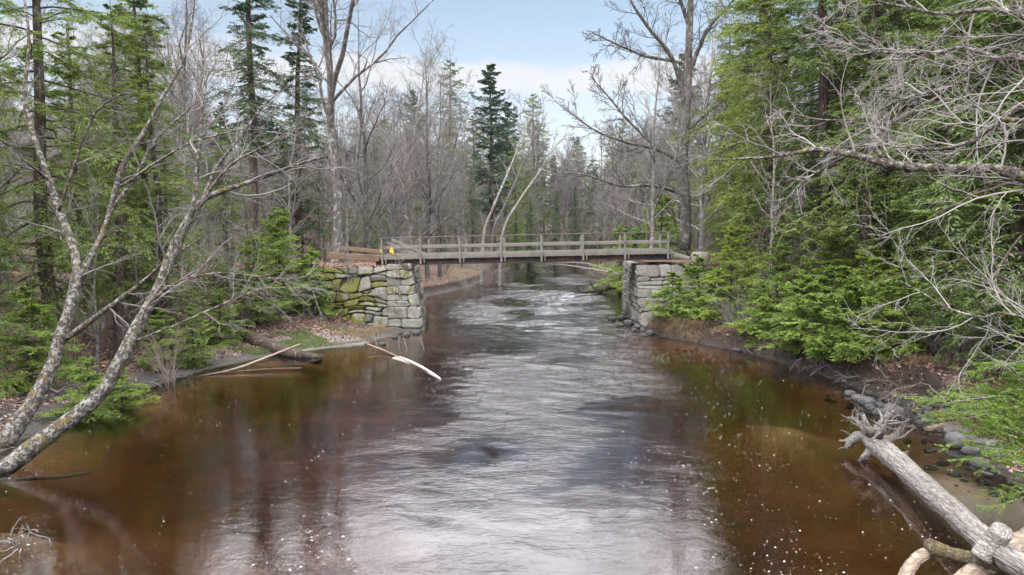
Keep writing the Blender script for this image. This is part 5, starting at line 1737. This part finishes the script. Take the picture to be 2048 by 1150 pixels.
def litter():
    mb = MB()
    for xr, yr, n in (((-22, -4.5), (13, 33), 60000), ((6, 22), (11, 34), 80000), ((-14, -2), (40, 60), 16000), ((-16, -5), (32.5, 40), 14000)):
        P, g = scatter_ground(n, xr, yr, lambda x, y, d, s: (d > np.where(s < 0, .7, .3)) & (nzA(x, y, .9) + .6 * nzB(x, y, 2.2) > -.75) & (np.abs(x) < .8 * y + 2), 601 + n % 97 + int(yr[0]))
        N = len(P)
        a = g.uniform(0, 6.28, N)
        D = nrm(np.stack([np.cos(a), np.sin(a), g.normal(0, .35, N)], 1))
        nr = nrm(np.array([0, 0, 1.]) + g.normal(0, .45, (N, 3)))
        mb.leaves(P + [0, 0, .015] - D * .05, D, nr, g.uniform(.07, .15, N), g.uniform(.04, .085, N), .1)
    tag(mb.build('leaf_litter', M['litter'], smooth=False), 'brown fallen leaves lying over both banks', 'leaves', kind='stuff')


litter()


def sticks():
    mb = MB()
    for xr, yr, n in (((-20, -4.6), (13.5, 32), 1500), ((6.3, 20), (10, 33), 1500), ((-9, 12), (40, 60), 400)):
        P, g = scatter_ground(n, xr, yr, lambda x, y, d, s: (d > .12) & (np.abs(x) < .8 * y + 2), 640 + int(xr[1]))
        N = len(P)
        a = g.uniform(0, 6.28, N)
        L = g.uniform(.15, .9, N) ** 1.3
        D = np.stack([np.cos(a), np.sin(a), g.normal(.03, .12, N)], 1)
        tt = np.linspace(-.5, .5, 5)
        Q = P[:, None] + D[:, None] * (tt[None, :, None] * L[:, None, None]) + np.cumsum(g.normal(0, .05, (N, 5, 3)), 1) * L[:, None, None] * .5
        Q[:, :, 2] = np.maximum(ground_z(Q[:, :, 0], Q[:, :, 1]) + .015, Q[:, :, 2])
        mb.tubes(Q, (.004 + .009 * g.random(N) ** 2)[:, None] * np.linspace(1, .5, 5)[None], 4)
    tag(mb.build('fallen_twigs', M['twig_pale']), 'broken twigs and sticks strewn over both banks', 'twigs', kind='stuff')


sticks()
pebbles()


def grass(name, cond, xr, yr, n, mat, h, bend, label, seed):
    P, g = scatter_ground(n, xr, yr, cond, seed)
    N = len(P)
    if not N:
        return
    a = g.uniform(0, 6.28, N)
    b = np.stack([np.cos(a), np.sin(a), 0 * a], 1)
    H = (h * g.uniform(.5, 1.2, N))[:, None]
    Z = np.array([0, 0, 1.])
    wv = np.stack([-np.sin(a), np.cos(a), 0 * a], 1) * .006
    m = P + Z * H * .7 + b * H * bend * .4
    t = P + Z * H * (1 - .5 * bend) + b * H * bend
    V = np.stack([P - wv, P + wv, m + wv * .7, m - wv * .7, t], 1)
    i = np.arange(N)[:, None] * 5
    o = MB().add(V, [i + np.array([[0, 1, 2, 3]]), i + np.array([[3, 2, 4]])]).build(name, M[mat], smooth=False)
    tag(o, label, 'grass', kind='stuff')


grass('dry_grass', lambda x, y, d, s: (s > 0) & (d > .1) & (d < 2.4) & (nzA(x, y, 1.0) > -.5), (6.3, 10), (26, 32), 22000, 'grass_dry', .4, .9, 'dry straw coloured grass drooping over the bank below the right abutment', 611)
grass('dry_grass', lambda x, y, d, s: (s < 0) & (d > .3) & (d < 1.7) & (nzA(x, y, 1.0) > -.3), (-7.5, -4.6), (28.5, 31.8), 1600, 'grass_dry', .28, .8, 'short dry grass at the foot of the mossy pier', 612)
grass('dry_grass', lambda x, y, d, s: (s > 0) & (d > .25) & (d < 1.5) & (nzA(x, y, 1.3) + .5 * nzC(x, y, 3) > -.1), (7.5, 12), (13, 28), 30000, 'grass_dry', .34, 1.1, 'dead grass and leaves hanging over the undercut edge of the right bank', 615)
grass('green_grass', lambda x, y, d, s: (s < 0) & (d > .25) & (d < 2.6) & (nzB(x, y, 1.4) > -.2), (-12, -6), (22.5, 30), 42000, 'grass_green', .16, .5, 'thin green grass on the mud of the left beach', 613)
grass('green_grass', lambda x, y, d, s: (d > .2) & (d < 2.0) & (nzB(x, y, .9) > .3), (-7, 12), (40, 62), 9000, 'grass_green', .2, .5, 'green grass on the banks seen under the bridge', 614)


def foam():
    g = np.random.default_rng(621)
    n = 30000
    y = 8.2 + 25 * g.random(n) ** 1.3
    x = g.uniform(-11, 10.5, n)
    d, _ = shore_dist(x, y)
    dens = .1 + .9 * sstep(.0, 1.3, nzA(x * 1.6, y * .55, 1.0) + .7 * nzC(x, y, .5))
    cxx = np.interp(y, [9, 14, 20, 26, 32], [.2, .6, 1., 1.2, 1.2])
    edge = np.exp(-((np.abs(x - cxx) - 4.0) / 1.8) ** 2)
    k = (d < -.35) & (g.random(n) < dens * (.2 + .6 * edge))
    x, y = x[k], y[k]
    N = len(x)
    r = .0042 + .008 * g.random(N) ** 5
    a = np.arange(7) * 2 * np.pi / 7
    st = g.uniform(1, 2.0, N)
    X = x[:, None] + r[:, None] * st[:, None] * np.cos(a)[None] * (1 + g.normal(0, .15, (N, 7)))
    Yv = y[:, None] + r[:, None] * np.sin(a)[None] * (1 + g.normal(0, .15, (N, 7)))
    zs = .016 + 0 * X
    rim = np.stack([X, Yv, zs], -1)
    up = np.stack([x[:, None] + (X - x[:, None]) * .55, y[:, None] + (Yv - y[:, None]) * .55, zs + (r * .5)[:, None]], -1)
    V = np.concatenate([rim, up], 1)
    b = np.arange(N)[:, None] * 14
    F = [b + np.arange(7, 14)[None]] + [b + np.array([[i, (i + 1) % 7, 7 + (i + 1) % 7, 7 + i]]) for i in range(7)]
    tag(MB().add(V, F).build('foam_flecks', M['foam']), 'white foam flecks drifting on the brown water', 'foam', kind='stuff')


foam()

# prototypes that were never planted leave the scene
for ks in PROTO.values():
    for r_ in ks:
        if r_.name not in USED:
            for ch in PARTS[r_.name]:
                bpy.data.objects.remove(ch)
            bpy.data.objects.remove(r_)

# ------------------------------------------------------------------ the air
HAZE = 0.00012
if HAZE:
    m, t = new_mat('haze_air')
    t.t.nodes.clear()
    pv = t.n('ShaderNodeVolumePrincipled')
    pv.inputs['Color'].default_value = (0.86, 0.9, 0.96, 1)
    pv.inputs['Density'].default_value = HAZE
    oo = t.n('ShaderNodeOutputMaterial')
    t.link(pv.outputs[0], oo.inputs[1])
    hz = MB().box((0, 300, 22), (760, 640, 28)).build('haze', m, smooth=False)
    tag(hz, kind='stuff')
